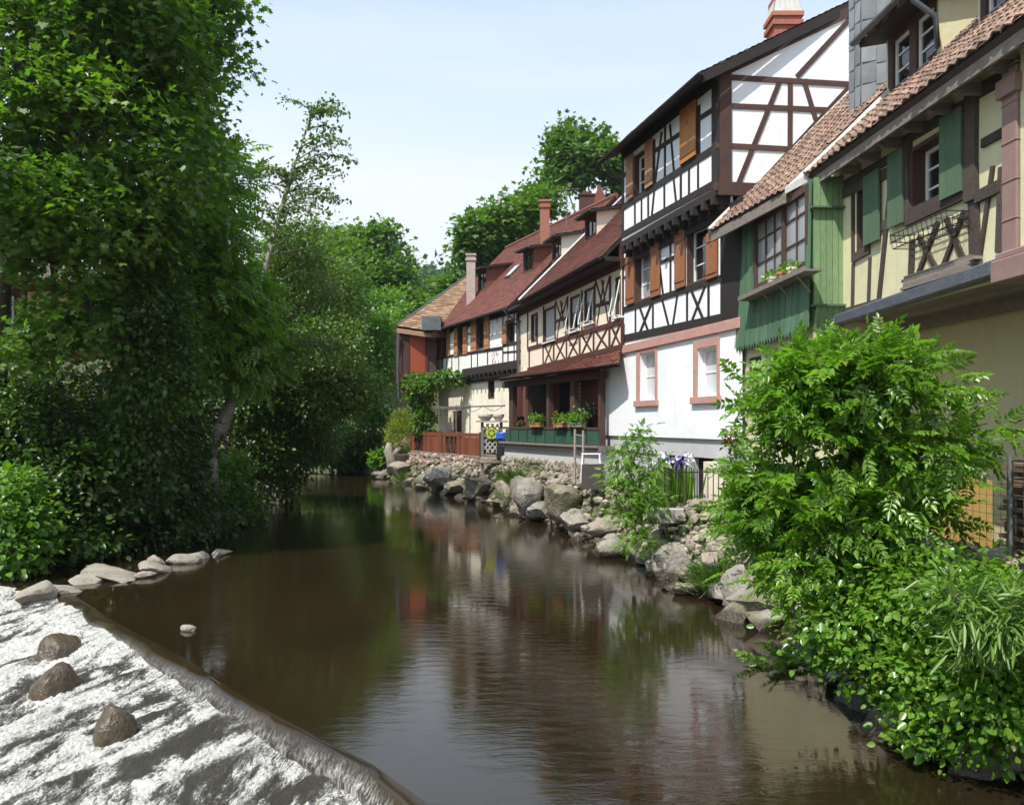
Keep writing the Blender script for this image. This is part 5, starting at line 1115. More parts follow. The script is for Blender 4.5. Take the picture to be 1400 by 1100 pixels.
stone_wall('stone_wall','low pinkish stone wall under the wooden terrace screen',(q0.x,q0.y),(q1.x,q1.y),.55,zt0-.12,'rubble_pink',.2,.4,3,.5)
mb=MB(); F_=FT; F_.box(mb,-.7,uT+.2,zt0-.13,zt0-.02,-2.6,.15); F_.box(mb,-.7,uT+.2,zt0-.22,zt0-.14,-.2,.10)
props(mb.build('terrace_deck',M['greywood']),'grey weathered plank deck of the terrace beyond the porch','deck')
zt1=FT.uz(610,591)[1]; t=thing('terrace_screen','rusty red-brown wooden screen along the terrace edge','fence',FT.P(uT/2,zt0))
n=4
for i in range(n):
    a=uT*i/n; b=uT*(i+1)/n; mb=MB(); k=9
    F_.box(mb,a+.04,b-.04,zt1-.16,zt1,-.02,.03)
    if i%2==1: 
        for j in range(2): q=a+.04+(b-a-.08)*j*.82; F_.box(mb,q,q+(b-a)*.16,zt0+.1,zt1-.17,-.02,.014)
        for j in range(7): q=a+.3+(b-a-.6)*j/6; F_.beam(mb,(q,zt0+.1),(q+.22*(1 if j%2 else -1),zt1-.2),.05,-.02,.01)
        m2_=MB(); F_.box(m2_,a+.2,b-.2,zt0+.1,zt1-.17,-.06,-.03); m2_.build('gap_shade',M['tb_dark'],t)  # dark sheet stands in for the shade seen through the slat gaps
    else:
        for j in range(5):
            q=a+.04+(b-a-.08)*j/5
            if j in (1,3): F_.box(mb,q,q+(b-a)/5-.02,zt0+.1,zt1-.17,-.02,.02)
            else: F_.box(mb,q,q+(b-a)/5-.02,zt0+.1,zt1-.17,-.012,.01)
    mb.build('panel',M['rust'],t)
for i in range(n+1):
    mb=MB(); a=uT*i/n; F_.box(mb,a-.04,a+.04,zt0-.2,zt1+.05,-.05,.045); mb.build('post',M['tb_brown'],t)
mb=MB(); F_.box(mb,-.05,uT,zt0+.02,zt0+.08,-.04,.06); mb.build('bottom_rail',M['greywood'],t)
# pergola frame of thin poles
mb=MB(); z_=FT.uz(620,553)[1]
for x in (600,623.5,642.5): u=FT.uz(x,590,-.2)[0]; mb.tube([FT.P(u,zt0,-.2),FT.P(u,z_,-.2)],.025,5)
ua=FT.uz(588,590,-.2)[0]; ub=FT.uz(690,590,-.2)[0]; mb.tube([FT.P(ua,z_-.05,-.2),FT.P(ub,z_-.15,-.2)],.03,5)
xs_=[ub+(ua-ub)*i/4 for i in range(5)]
for i in range(4): mb.tube([FT.P(xs_[i]+(xs_[i+1]-xs_[i])*j/6,z_-.1-.22*math.sin(math.pi*j/6),-.22) for j in range(7)],.012,4)
props(mb.build('pergola_frame',M['steel']),'thin metal pole frame with drooping cable above the terrace','frame')
mb=MB(); F_.box(mb,FT.uz(632,560,-.2)[0],FT.uz(588,560,-.2)[0],z_-.2,z_-.06,-.6,-.28); props(mb.build('rolled_awning',M['greywood']),'rolled grey-brown awning under the pole frame of the terrace','awning')
# lattice corner with green emblem
FQ=Face(at(673,600,31.8)[:2],vp=9000); t=thing('lattice_stand','grey lattice panel with a round green and yellow flower emblem beside the blue drum','lattice panel',at(673,640,31.9))
a0,a1=FQ.uz(657.5,600)[0],FQ.uz(687,600)[0]; zl0=FQ.uz(670,632)[1]; zl1=FQ.uz(670,577)[1]
mb=MB(); FQ.box(mb,a0,a0+.1,zl0-.7,zl1+.05,-.06,.06); mb.build('post',M['greywood'],t); mb=MB(); FQ.box(mb,a1-.1,a1,zl0,zl1,-.06,.05); mb.build('post',M['greywood'],t)
mb=MB(); zp0=zl0+.35
for i in range(-5,10):
    for s in (1,-1):
        pts=[]
        for j in range(25):
            u=a0+.1+(a1-a0-.2)*j/24; z=zp0+i*.24+ (u-a0)*s*1.3+(0 if s>0 else .9)
            if zp0<z<zl1-.05: pts.append((u,z))
        if len(pts)>2: FQ.beam(mb,pts[0],pts[-1],.05,-.01+.012*(s>0),.004+.012*(s>0))
mb.build('lattice',M['mortar'],t)
mb=MB(); FQ.box(mb,a0+.1,a1-.1,zl0+.0,zp0+.9,-.14,-.05); mb.build('backing_board',M['tb_grey'],t)
mb=MB()
for i in range(3): FQ.beam(mb,(a0+.1,zl0+.06+.12*i),(a1-.05,zl0+.0+.11*i),.10,-.02,.03)
mb.build('boards',M['greywood'],t)
mb=MB(); FQ.box(mb,a0-.15,a1+.2,zl1,zl1+.06,-.4,.15); mb.build('top_shelf',M['concrete'],t)
uc,zc=FQ.uz(672,592,.05); em=MB()
def disc(mb,r,o0,o1,nn=20,f=lambda w:1,du=0,dz=0): FQ.poly(mb,[(uc+du+r*f(2*math.pi*i/nn)*math.sin(2*math.pi*i/nn),zc+dz+r*f(2*math.pi*i/nn)*math.cos(2*math.pi*i/nn)) for i in range(nn)],o0,o1)
disc(em,.245,.04,.06); e0=em.build('emblem',M['signgreen'],t)
em=MB(); disc(em,.23,.061,.068,40,lambda w:.80+.2*abs(math.cos(w*2.5))); em.build('petals',M['yellowplastic'],e0)
em=MB(); disc(em,.15,.069,.074,40,lambda w:.78+.22*abs(math.cos(w*2.5+1.57))); em.build('flower_green',M['sh_green'],e0)
em=MB(); disc(em,.095,.075,.079,5); em.build('flower_center',M['yellowplastic'],e0)
for x,r,l in ((664,.30,'wide cream bowl planter, left of two above the lattice panel'),(682,.22,'small cream bowl planter, right of two above the lattice panel')):
    p=FQ.P(FQ.uz(x,570)[0],zl1+.06,-.1); mb=MB(); mb.lathe(p,[(r*.5,0),(r,.16),(r,.24),(r*.85,.24)],14); props(mb.build('bowl_planter',M['potwhite']),l,'planter')
p=at(687.5,600,30.9); t=thing('drum','bright blue drum standing on a black base between lattice and porch','drum',(p.x,p.y,p.z-1.1)); mb=MB(); mb.lathe(p,[(.24,0),(.26,.03),(.26,.22),(.24,.25)],16); mb.build('lid',M['blue'],t); mb=MB(); mb.lathe(p-up*.78,[(.2,0),(.24,.1),(.22,.77)],14); mb.build('base',M['black'],t)
mb=MB(); p=at(671,629,31.6); mb.hexa([p+V(c) for c in ((-.4,-.15,-.12),(.38,-.15,-.12),(.38,.2,-.12),(-.4,.2,-.12),(-.38,-.14,.12),(.42,-.15,.10),(.42,.2,.10),(-.38,.2,.12))]); props(mb.build('stone_block',M['rock2'],bevel=.03),'squared tan stone block under the lattice panel','stone block')
p=at(555,625,42.5); t=thing('tub_planter','grey round tub at the left end of the terrace wall','planter',p); mb=MB(); mb.lathe(p,[(.5,-.3),(.62,.1),(.62,.16),(.55,.16)],16); mb.build('tub',M['tb_grey'],t)
p=at(535,618,43.5); mb=MB(); mb.tube([p+V((.1,0,-1)),p+V((0,0,-.3)),p+V((-.15,0,.1)),p+V((-.1,0,.5))],[.35,.28,.24,.12],8); mb.tube([p+V((0,0,-.3)),p+V((.35,0,.1)),p+V((.5,0,.25))],[.2,.16,.08],7); props(mb.build('tree_stump',M['palebark'],smooth=True),'pale driftwood-like stump beside the yellow conifer','stump')
# iron fence
FI=Face(at(886,690,16.9)[:2],vp=8000); v0,v1=0,FI.uz(1000,690)[0]; zi0=FI.uz(940,694)[1]; zi1=FI.uz(940,640)[1]
t=thing('iron_fence','low black iron railing on the concrete kerb in front of the irises','fence',FI.P((v0+v1)/2,zi0))
for z in (zi0+.06,zi1-.08):
    mb=MB(); FI.box(mb,v0,v1,z-.012,z+.012,-.012,.012); mb.build('rail',M['iron'],t)
i=0; u=v0
while u<=v1+.01:
    mb=MB(); mb.tube([FI.P(u,zi0),FI.P(u,zi1)],.011,5); mb.build('bar',M['iron'],t); u+=.115
mb=MB(); FI.box(mb,v0-.15,v1+.6,zi0-.30,zi0,-.15,.15); props(mb.build('garden_kerb',M['concrete'],bevel=.02),'pale concrete kerb carrying the iron railing','kerb')
mb=MB(); FI.box(mb,v1-.3,v1+.5,zi0,zi0+.9,-.75,-.55); props(mb.build('garden_wall',M['cream2']),'low stained garden wall behind the right end of the iron railing','wall')
def irises(px,py,label,wh,seed,d=17.4,n=22):
    p=at(px,py,d); p.z=zi0-.02; t=thing('iris_plant',label,'iris',p,'irises behind the iron railing'); r=np.random.default_rng(seed)
    P=np.array(p)+r.normal(size=(n,3))*[.12,.08,0]; leaves('leaf',P,r.normal(size=(n,3))*.12+[0,0,1],r.normal(size=(n,3))*[1,1,.1],.75+.25*r.random(n),(np.array([(-.035,0,0),(.035,0,0),(.03,.6,0),(0,1,.0),(-.03,.6,0)],float),[(0,1,2,3,4)]),G['ash'],t)
    mb=MB(); k=4; Q=[]
    for i in range(k):
        q=p+V((r.normal()*.12,r.normal()*.06,0)); h=.85+.25*r.random(); mb.tube([q,q+up*h],.008,4); Q.append((q.x,q.y,q.z+h))
    mb.build('stem',M['sh_green'],t); Q=np.repeat(np.array(Q),9,0); leaves('flower',Q,r.normal(size=(len(Q),3))+[0,0,.1],r.normal(size=(len(Q),3)),np.full(len(Q),.11),T_round(),M['pet_white' if wh else 'pet_violet'],t)
for i,(x,w,l) in enumerate(((902,1,'white iris clump, leftmost behind the iron railing'),(917,1,'white iris clump between the leftmost one and the violet one'),(926,0,'violet iris clump, the only dark-flowered one behind the railing'),(938,1,'white iris clump, rightmost behind the iron railing'))): irises(x,690,l,w,60+i)
# wood stack, wire fence at right
zs=1.35
stone_wall('stone_wall','grey rubble wall under the stacked boards, right edge',(4.7,11.5),(5.2,6.5),.7,zs,'rubble',.2,.4,9,.7)
t=thing('board_stack','stack of rough grey-brown boards at the right edge under the soffit','board stack',(5.6,8.6,zs)); rr=random.Random(6); z=zs+.02; i=0
while z<2.42:
    a=5.22+rr.uniform(-.06,.06); mb=MB(); y0=8.95+rr.uniform(-.08,.08); th=rr.uniform(.025,.05); mb.box(a,a+1.0,y0-1.9,y0,z,z+th); mb.build('board',M['wood_end'],t); z+=th+rr.uniform(.008,.03)
mb=MB(); mb.box(5.5,5.54,9.7,11.4,zs,2.15); props(mb.build('particle_board',M['osb']),'yellow particle board leaning behind the wire fence, left of the stacked boards','board')
t=thing('wire_fence','grey post and wire mesh fence on the rubble wall before the stacked boards','fence',(5.0,8.5,zs))
for y in (6.9,8.45,10.0,11.4):
    x=5.2-(y-6.5)*.1; mb=MB(); mb.tube([(x,y,zs-.3),(x,y,2.48)],.03,6); mb.build('post',M['steel'],t)
mb=MB()
for j in range(12): z=zs+.05+j*.095; mb.tube([(5.2,6.5,z),(4.72,11.3,z)],.003,3)
for j in range(44): y=6.5+j*.11; x=5.2-(y-6.5)*.1; mb.tube([(x,y,zs),(x,y,2.42)],.003,3)
mb.tube([(5.2,6.5,2.44),(4.72,11.3,2.44)],.012,5); mb.build('wire_mesh',M['steel'],t)
# far wall and railing behind the river bend
mb=MB(); mb.box(-20,-6.6,58.5,59.2,-.3,2.6); props(mb.build('bridge_wall',M['rubble_pink']),'long low stone wall closing the view at the river bend','wall')
t=thing('railing','dark slatted railing on the stone wall at the river bend','railing',(-12,58.6,2.6)); mb=MB()
for i in range(60): x=-19.5+i*.215; mb.box(x,x+.05,58.6,58.65,2.6,3.75)
mb.build('pickets',M['tb_dark'],t); mb=MB(); mb.box(-19.6,-6.6,58.58,58.67,3.7,3.8); mb.build('handrail',M['tb_dark'],t)
# ================================================================== planting
# grasses on the bank
def tuft(px,py,rx,label,seed,n=420,h=.4,off=.5,m='grass'):
    d=edge_d(px,off); p=at(px,py,d); r=np.random.default_rng(seed); s=rx*d/F
    P=np.array(p)+r.normal(size=(n,3))*[s*.5,s*.5,s*.18]-[0,0,.05]; A=r.normal(size=(n,3))*.45+[0,0,1]+(P-np.array(p))*[1.2,1.2,0]/max(s,.1)
    o=leaves('grass_tuft',P,A,r.normal(size=(n,3))*[1,1,.2],h*(.5+.6*r.random(n)),(np.array([(-.018,0,0),(.018,0,0),(.014,.6,.05),(0,1,.16),(-.014,.6,.05)],float),[(0,1,2,3,4)]),G[m]); return props(o,label,'grass tuft','grass tufts on the bank')
tuft(990,790,34,'big bright grass tuft hanging over the bank between two boulders',1,1500,.38,.35)
tuft(758,650,18,'grass tuft growing at the foot of the porch wall',2,700,.45,1.8); tuft(708,658,20,'grass tuft behind the tall slanted speckled boulder',3,900,.5,.8); tuft(700,680,12,'thin grass hanging down left of the tall slanted boulder',4,400,.4,.35)
tuft(555,655,12,'small grass tuft on the far end of the stony bank',5,400,.5,.3); tuft(1010,770,22,'low grass behind the big grass tuft by the green shrub',6,700,.3,.9); tuft(960,722,26,'grassy patch right below the concrete kerb',7,900,.22,1.3)
r=np.random.default_rng(4); n=9000; yy=6*(50/6)**r.random(n); xx=XR(yy)+.5+r.random(n)**1.5*5; k=fbm(np.stack([xx,yy,0*xx],1)*.9,3)>.47; xx,yy=xx[k],yy[k]
Pw=np.stack([xx,yy,hgt(xx,yy)+.03],1); n=len(Pw); props(leaves('low_weeds',np.repeat(Pw,3,0)+r.normal(size=(n*3,3))*[.05,.05,.02],r.normal(size=(n*3,3))+[0,0,.7],r.normal(size=(n*3,3))*.6+[0,0,1],.05+.09*r.random(n*3),T_fold(.3),G['mid']),kind='stuff')
# trees of the left bank
mp=T_maple(); fo=T_fold(); rd=T_round(); pn=T_pinnate(5,.36,.13,1)
tree('maple_tree','huge leafy maple filling the upper left corner of the view','tree',(-11.3,18,1.2),(-10.2,17.5,11),
 [(60,60,17,130,120,2),(180,40,17.5,100,100,2),(248,100,18,68,80,1.5),(110,180,16.5,120,90,1.9),(25,215,16,70,80,1.6),(225,225,17.5,90,80,1.8),(150,300,17,90,60,1.6),(268,180,18.5,48,60,1.2),(262,20,18.5,58,60,1.3),(70,300,16.5,60,50,1.2),(10,350,16.5,36,30,1),(125,430,17,40,60,.9),(75,440,16.8,34,34,.7),(35,480,16.8,40,22,.6),(100,-80,17,200,90,3),(240,-60,18,90,70,2),
 (-13.,17.5,13,2.4),(-15.5,17,8.5,2)],6800,11,.30,.132,mp,'maple',r0=.33,seed=3,ntw=160,freq=.7,thr=.44,shell=.5)  # crown lobes out of view, added to shade the lower left bank
tree('ivy_clad_tree','dark ivy-covered trunk standing in front of the yellow house','tree',(-8.4,18.6,.6),(-8.0,18.2,8),
 [(205,430,17.8,44,80,.7),(200,340,17.8,50,60,.8),(215,520,18,60,60,.8),(185,260,18,50,50,.8),(135,440,18.5,35,50,.6),(190,590,18.3,45,60,.7),(185,660,18.3,45,45,.7)],1700,11,.20,.11,rd,'ivy',r0=.14,seed=4,ntw=60,thr=.36,shell=.5)
tree('ash_tree','bright feathery ash tree right of the huge maple','tree',(-8.6,22,1),(-7.4,21.5,9),
 [(285,240,21,32,50,.9),(312,275,21.5,26,45,.8),(280,300,21,55,60,1.1),(318,345,21.5,38,50,1),(270,390,21,60,60,1.1),(318,420,22,42,50,1),(240,450,21,60,60,1.1),(318,480,22,50,45,1)],1600,4,.25,.46,T_pinnate(5,.34,.10,2),'ash',r0=.16,seed=5,ntw=90,freq=.8,thr=.42)
# leaning sparse tree
b0=at(286,630,21.6); path=[b0,at(300,590,21.8),at(318,545,22.2),at(340,478,23.5),at(355,400,25),at(375,320,25),at(398,240,25),at(418,180,25),at(432,138,25)]
t=thing('leaning_tree','slender sparse tree leaning out over the river with a thin crown against the sky','tree',(b0.x,b0.y,.7)); mb=MB(); mb.tube([b0-up*.8]+path,[.26,.22,.19,.16,.13,.10,.08,.06,.035,.012],7)
arch=[at(350,495,23),at(372,478,22.7),at(405,470,22.5),at(440,472,22.3),at(465,482,22.2)]; mb.tube([at(333,500,23)]+arch,[.07,.06,.05,.04,.03,.012],6); tips=[];rr=random.Random(12)
for i in range(46):
    f=1+rr.uniform(.42,1)*6.9; k=min(7,int(f)); s=path[k].lerp(path[k+1],f-k); L=(2.3*(1-((f-1)/7.6))+.45)*rr.uniform(.6,1.1)*1.35; a=rr.choice([0,math.pi])+rr.uniform(-.6,.6)
    e=s+V((math.cos(a),math.sin(a)*.8,rr.uniform(.05,.5)))*L; m_=(s+e)/2+up*.12*L; e2=e+up*-.1*L; mb.tube([s,m_,e2],[.022,.015,.005],4)
    for j in range(8): g_=j/7; q=s.lerp(m_,g_*2) if g_<.5 else m_.lerp(e2,g_*2-1); tips.append(q[:])
for i in range(5):
    for j in range(20): g_=rr.random()*3.9; k=int(g_); q=arch[k].lerp(arch[k+1],g_-k); tips.append((q+V((rr.uniform(-.2,.2),rr.uniform(-.2,.2),rr.uniform(-.3,.25))))[:])
mb.build('trunk',M['palebark'],t,smooth=True,recalc=False)
tp=np.repeat(np.array(tips),9,0); r=np.random.default_rng(8); tp=tp+r.normal(size=tp.shape)*[.10,.10,.07]; leaves('crown',tp,r.normal(size=tp.shape)+[0,0,-.3],r.normal(size=tp.shape)*.7+[0,0,1],.10+.07*r.random(len(tp)),fo,G['olive'],t)
tree('alder_tree','grey-green alder hanging over the water right of the leaning trunk','tree',(-10.8,30,.9),(-9,29,6.5),
 [(400,350,27,50,45,1.3),(425,420,27,55,50,1.4),(455,470,26,42,40,1.1),(455,530,28,60,45,1.3),(390,470,28,50,60,1.3),(458,520,28,34,40,.9),(400,560,29,60,50,1.4),(365,400,28,40,50,1.2),(455,390,30,46,40,1.3),(410,600,30,50,36,1.1)],3300,10,.28,.14,fo,'olive',r0=.2,seed=7,ntw=120,freq=.8,thr=.43)
tree('bank_tree','mid-green broad tree behind the hanging alder','tree',(-13.6,45,1),(-12,45,9),
 [(435,350,46,56,40,2.2),(400,390,44,56,56,2.2),(430,420,46,50,60,2.2),(452,430,47,38,60,1.8),(430,540,46,50,50,1.8),(420,480,46,60,60,2.2),(360,520,44,60,70,2.2),(380,450,45,50,50,2),(440,370,44,40,40,1.6)],3200,9,.45,.24,mp,'mid',r0=.25,seed=8,ntw=60,freq=.5,thr=.42)
tree('bank_tree','tall round tree on the skyline left of the river gap','tree',(-12.5,66,1),(-12,66,13),
 [(515,350,68,42,38,2.6),(495,385,67,50,40,2.6),(540,390,68,38,35,2.3),(520,325,68,26,18,1.6),(480,340,68,25,25,2),(555,430,66,35,35,2),(535,480,62,45,50,2.4)],1800,9,.6,.38,mp,'mid',r0=.3,seed=9,ntw=60,freq=.4,thr=.46)
tree('willow_tree','bright light-green bushy tree next to the brown oriel wing','tree',(-8.6,52,1),(-8.8,52,6),
 [(520,470,50,22,45,1.4),(508,540,50,22,36,1.2),(535,425,54,20,30,1.4),(505,590,50,40,30,1.4),(515,430,52,28,30,1.3)],1100,10,.35,.24,fo,'bright',r0=.15,seed=10,ntw=40,freq=.6,thr=.42)
tree('waterside_shrub','low green shrub at the water under the railing of the river bend','shrub',(-11,51,.3),(-11,51,1.5),
 [(450,605,51,50,20,1),(500,615,50,35,20,1),(420,620,48,40,18,1),(470,630,50,40,10,.8)],700,10,.3,.22,rd,'mid',r0=.06,seed=11,ntw=20)
for i,(lob,n,lab,lm,base,sz) in enumerate((
 ([(30,600,18,80,80,1.2),(110,560,19,90,70,1.3),(100,660,18,100,70,1.3),(30,690,17,60,60,1),(-40,620,18,60,90,1.4),(60,740,17,90,30,.9)],2100,'dark ivy-like thicket on the left bank below the yellow house','ivy',(-10.8,18,.8),.125),
 ([(200,620,20,80,100,1.4),(240,700,20.5,70,45,1.1),(180,720,19,90,40,1.1),(150,640,20,60,80,1.3),(250,570,22.5,50,80,1.2),(170,560,21,70,60,1.2)],2000,'dark thicket behind the row of stones, centre of the left bank','ivy',(-8.9,21,.6),.125),
 ([(320,680,24.5,40,36,1.0),(360,600,28,50,70,1.4),(340,540,27.5,50,60,1.2),(285,705,23,46,30,.9),(385,620,31,50,45,1.2),(372,665,30.5,34,22,.8),(350,690,27.5,30,14,.6)],1300,'dark green thicket around the foot of the leaning tree','ivy',(-8.9,26,.6),.14))):
    tree('thicket',lab,'shrub',base,(base[0],base[1],base[2]+2),lob,n,11,.22,sz,rd,lm,r0=.07,seed=20+i,ntw=50,group='thickets on the left bank',thr=.38,shell=.55)
tree('bright_shrub','sunlit light-green shrub at the left image edge by the weir','shrub',(-9.6,15.8,.4),(-9.3,15.6,1.5),[(15,710,15.5,50,45,.6),(20,750,15.3,45,35,.5),(5,670,15.6,40,30,.5)],420,9,.16,.12,rd,'bright',r0=.05,seed=30,ntw=30,thr=.4)
tree('bright_shrub','sunlit light-green shrub beside the foot of the leaning trunk','shrub',(-8.0,24,.3),(-7.9,24,1.5),[(315,650,24.3,24,34,.6),(320,690,24,26,26,.5)],300,9,.18,.15,fo,'bright',r0=.04,seed=31,ntw=20,thr=.4)
# planting by the terrace
tree('yellow_conifer','round yellow-green conifer at the left end of the terrace','shrub',at(548,628,44),at(548,585,44),[(548,598,44,19,26,.7),(548,580,44,12,20,.5)],500,12,.10,.16,T_lance(),'conifer',r0=.06,seed=32,ntw=10,thr=.2,droop=-.9,shell=.7)
tree('climbing_vine','green climber trained along the lower wall of the old white house','climber',at(578,610,41.5),at(577,540,41),[(572,524,40.6,16,13,.4),(610,518,39.3,26,9,.35),(576,548,41,14,16,.4),(580,578,40.8,16,20,.4),(592,528,40,14,8,.3)],560,9,.16,.16,rd,'mid',r0=.05,seed=33,ntw=20,thr=.3)
tree('bank_shrub','small green shrub below the yellow conifer at the water','shrub',at(520,640,45.5),at(520,625,45.5),[(520,628,45.5,12,12,.4)],120,9,.14,.2,rd,'bright',r0=.03,seed=34,ntw=6,thr=.3)
# trees above the roofs
for i,(lob,base,lab) in enumerate((([(795,215,60,48,38,2.4),(765,232,60,32,28,1.8),(825,240,60,34,35,2),(790,190,60,32,22,1.6),(845,225,60,20,40,1.6)],(6,60,8),'big tree rising above the roofs just left of the tall white house'),
 ([(700,300,55,40,28,1.9),(665,318,55,36,22,1.6),(740,285,56,30,30,1.7),(650,345,56,24,22,1.4),(690,340,57,40,25,1.8)],(-.5,56,7),'spreading tree behind the red roof with the brick chimney'),
 ([(610,400,75,28,16,2),(580,408,78,26,14,2),(645,385,74,24,20,2),(560,400,80,20,12,1.8)],(-7,76,6),'low tree behind the far chimney, below the distant hill'))):
    tree('hillside_tree',lab,'tree',base,(base[0],base[1]+.5,base[2]+5),lob,1500,9,.5,.32,mp,'mid',r0=.22,seed=40+i,ntw=90,group='trees behind the houses',freq=.75,thr=.50,shell=.25)
# distant wooded hill
r=np.random.default_rng(3); N=6500; hx=-75+190*r.random(N); hy=80+225*r.random(N)**.8; hz=hgt(hx,hy); rad=1.8+1.8*r.random(N); per=42
c_=np.repeat(np.stack([hx,hy,hz+rad*1.2],1),per,0); dd=r.normal(size=(N*per,3)); dd/=np.linalg.norm(dd,axis=1,keepdims=True); dd[:,2]=np.abs(dd[:,2])*1.0-.15
P=c_+dd*np.repeat(rad,per)[:,None]*(.8+.3*r.random((N*per,1))); props(leaves('hillside_woods',P,r.normal(size=P.shape)+dd*.5,dd+r.normal(size=P.shape)*.5,.45+.5*r.random(len(P)),T_fold(.42),G['far']),kind='stuff')
# shrubs at the right
tree('ash_shrub','tall glossy ash shrub on the bank hiding the lower right house wall','shrub',(4.1,8.8,.7),(3.9,8.5,2.6),
 [(1190,520,8.2,95,42,.6),(1100,545,8.4,66,40,.5),(1245,545,8.1,50,50,.5),(1066,640,8.6,56,46,.5),(1150,610,8.2,100,62,.65),(1240,620,8.1,70,60,.6),(1325,600,8.2,22,26,.25),(1045,700,8.8,34,34,.4),(1110,700,8.4,80,56,.6),(1200,705,8.2,90,50,.6),(1140,505,8.3,60,28,.4),(1215,485,8.2,36,22,.35),(1100,770,8.4,52,40,.5),(1170,780,8.2,70,40,.5)],1450,3,.13,.25,T_pinnate(5,.36,.10,1),'ash',r0=.07,seed=50,ntw=220,freq=2.4,thr=.46,shell=.35,droop=.05)
tree('alder_shrub','broad-leaved green shrub spreading over the water at the lower right','shrub',(4.2,7.2,.4),(4.0,7.0,1.4),
 [(1180,850,7.8,90,48,.5),(1290,810,7.2,90,50,.6),(1370,830,6.8,80,70,.7),(1230,920,7.4,72,45,.5),(1310,920,6.9,90,60,.6),(1385,960,6.5,70,60,.5),(1280,1000,7.0,46,30,.3),(1120,870,8.2,40,30,.35),(1395,800,7.4,40,30,.4),(1350,1000,6.8,60,30,.4)],1900,9,.12,.066,rd,'alder',r0=.05,seed=51,ntw=240,freq=2.5,thr=.44,shell=.35)
tree('willow_shrub','narrow-leaved willow shoots in front of the alder shrub at the right edge','shrub',(4.15,6.4,.5),(4.0,6.3,1.2),
 [(1360,850,6.2,50,30,.25),(1310,820,6.3,40,25,.2),(1390,820,6.1,30,30,.2),(1330,880,6.2,30,22,.2)],130,8,.09,.16,T_lance(),'willow',r0=.03,seed=52,ntw=60,freq=2.5,thr=.4,shell=.3)
tree('small_ash','small young ash tree growing from the rocks below the white house wall','tree',(2.35,16.2,.5),(2.4,16,2.4),
 [(872,595,15.8,17,22,.3),(850,620,15.8,18,14,.3),(890,640,15.8,20,18,.3),(848,650,15.8,20,16,.3),(864,672,15.7,26,18,.35),(860,698,15.7,26,16,.35),(890,690,15.7,22,20,.3),(872,738,15.3,22,16,.3)],420,3,.10,.135,pn,'ash',r0=.035,seed=53,ntw=40,freq=2,thr=.36,shell=.3,droop=.1)
tree('rose_bush','dark red roses at the left edge of the tall ash shrub','rose bush',at(1003,690,14),at(1003,620,14),[(1003,600,14,9,14,.15),(1004,640,14,10,30,.2)],60,6,.08,.09,fo,'ivy',r0=.02,seed=54,ntw=14,thr=.2)
r=np.random.default_rng(5); P=np.array(at(1001,592,13.9))+r.normal(size=(40,3))*[.06,.06,.12]; ro=leaves('flowers',P,r.normal(size=P.shape),r.normal(size=P.shape),np.full(40,.045),rd,M['pet_red'],bpy.data.objects['rose_bush'])
# twigs / debris at the foot of the shrub, by the water
P=np.array(water_pt(1085,905,.04))+np.random.default_rng(6).normal(size=(36,3))*[.22,.1,.03]; P[:,2]=np.abs(P[:,2]); r=np.random.default_rng(7); props(leaves('floating_branch',P,r.normal(size=P.shape),r.normal(size=P.shape)*.5+[0,0,1],np.full(36,.3),pn,G['bright']),'leafy green branch touching the water left of the big shrubs','branch')

mb=MB(); mb.box(-260,300,-20,420,-4,118); hz=mb.build('haze',bpy.data.materials.new('haze')); props(hz,kind='stuff'); m=hz.data.materials[0]; m.use_nodes=True; nt=m.node_tree; nt.nodes.clear(); o_=nt.nodes.new('ShaderNodeOutputMaterial'); v=nt.nodes.new('ShaderNodeVolumePrincipled'); v.inputs['Density'].default_value=.00025; v.inputs['Color'].default_value=(.82,.9,1,1); v.inputs['Anisotropy'].default_value=.3; nt.links.new(v.outputs[0],o_.inputs['Volume'])
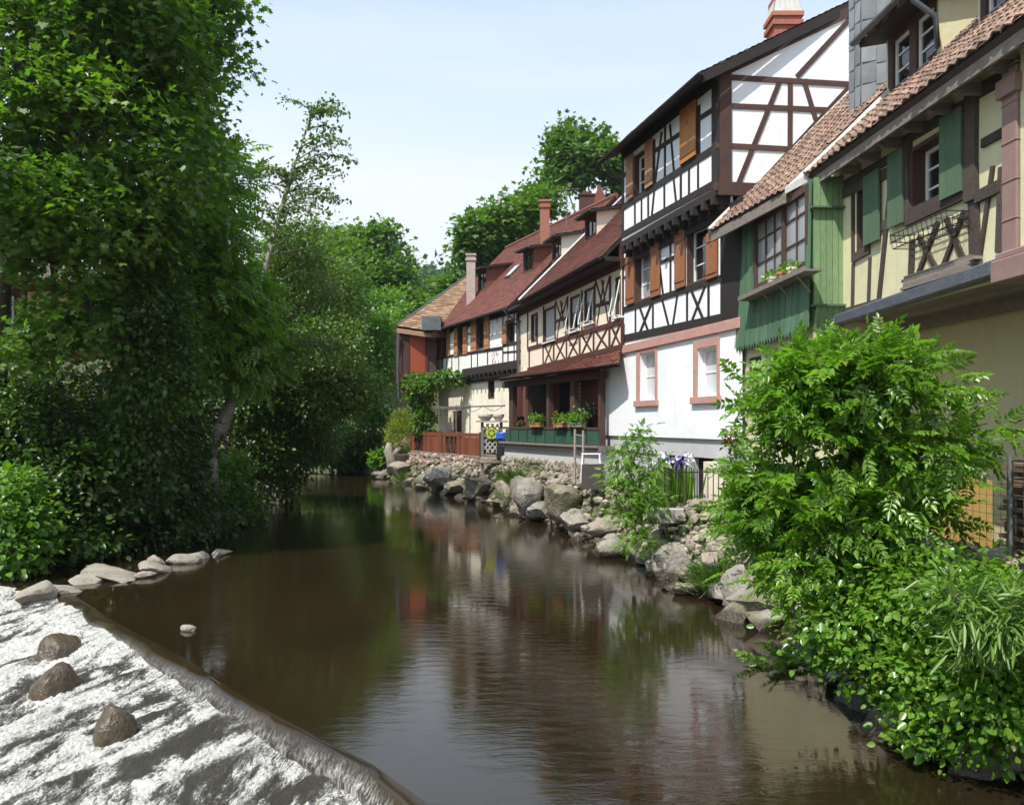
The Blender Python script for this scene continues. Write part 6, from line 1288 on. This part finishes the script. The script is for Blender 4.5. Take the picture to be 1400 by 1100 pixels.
# ------------------------------------------------------------------ camera, light, sky
cam=bpy.data.cameras.new('camera'); co_=bpy.data.objects.new('camera',cam); C.objects.link(co_)
co_.location=(0,0,H); co_.rotation_euler=(math.radians(90),0,0); cam.sensor_width=36; cam.lens=F/1400*36
cam.shift_y=(HY-550)/1400; cam.clip_end=3000; cam.clip_start=.1; bpy.context.scene.camera=co_
sd=V((-.62,-.785,0)).normalized(); EL=math.radians(57); sdir=V((sd.x*math.cos(EL),sd.y*math.cos(EL),math.sin(EL)))
sl=bpy.data.lights.new('sun','SUN'); sl.energy=4.2; sl.angle=math.radians(.53); sl.color=(1,.955,.88)
so=bpy.data.objects.new('sun',sl); C.objects.link(so); so.rotation_euler=sdir.to_track_quat('Z','Y').to_euler(); so.location=(0,0,40)
w=bpy.data.worlds.new('World'); bpy.context.scene.world=w; w.use_nodes=True; nt=w.node_tree; bg=nt.nodes['Background']
sky=nt.nodes.new('ShaderNodeTexSky'); sky.sky_type='NISHITA'; sky.sun_disc=False; sky.sun_elevation=EL; sky.sun_rotation=math.atan2(sdir.x,sdir.y)
sky.dust_density=1.6; sky.air_density=1.0
tc=nt.nodes.new('ShaderNodeTexCoord'); mp=nt.nodes.new('ShaderNodeMapping'); mp.inputs['Scale'].default_value=(1.1,1.1,5.5); mp.inputs['Location'].default_value=(.3,.1,.35)
nt.links.new(tc.outputs['Generated'],mp.inputs[0]); f=noise(nt,mp.outputs[0],1.6,7,.58,.4)
sp=nt.nodes.new('ShaderNodeSeparateXYZ'); nt.links.new(tc.outputs['Generated'],sp.inputs[0])
lo=ramp(nt,sp.outputs[2],[(.24,1.0),(.36,.50),(.5,.36),(.9,.2)]); 
ad=nt.nodes.new('ShaderNodeMath'); ad.operation='MULTIPLY_ADD'; nt.links.new(f,ad.inputs[0]); ad.inputs[1].default_value=.75; nt.links.new(lo,ad.inputs[2])
cl=ramp(nt,ad.outputs[0],[(.0,0),(1.0,0.0)]) 
sub=nt.nodes.new('ShaderNodeMath'); sub.operation='SUBTRACT'; nt.links.new(ad.outputs[0],sub.inputs[0]); sub.inputs[1].default_value=.38
cf=ramp(nt,sub.outputs[0],[(.15,.42),(.85,.97)])
colr=mixc(nt,cf,mixc(nt,1.0,sky.outputs[0],(.85,1.4,1.5),'MULTIPLY'),(4.95,5.2,5.6)); nt.links.new(colr,bg.inputs['Color']); bg.inputs['Strength'].default_value=.13
sc=bpy.context.scene; sc.view_settings.view_transform='Standard'; sc.view_settings.look='None'; sc.view_settings.exposure=.6; sc.view_settings.gamma=1
sc.cycles.max_bounces=6; sc.cycles.diffuse_bounces=3; sc.cycles.glossy_bounces=3; sc.cycles.transmission_bounces=3
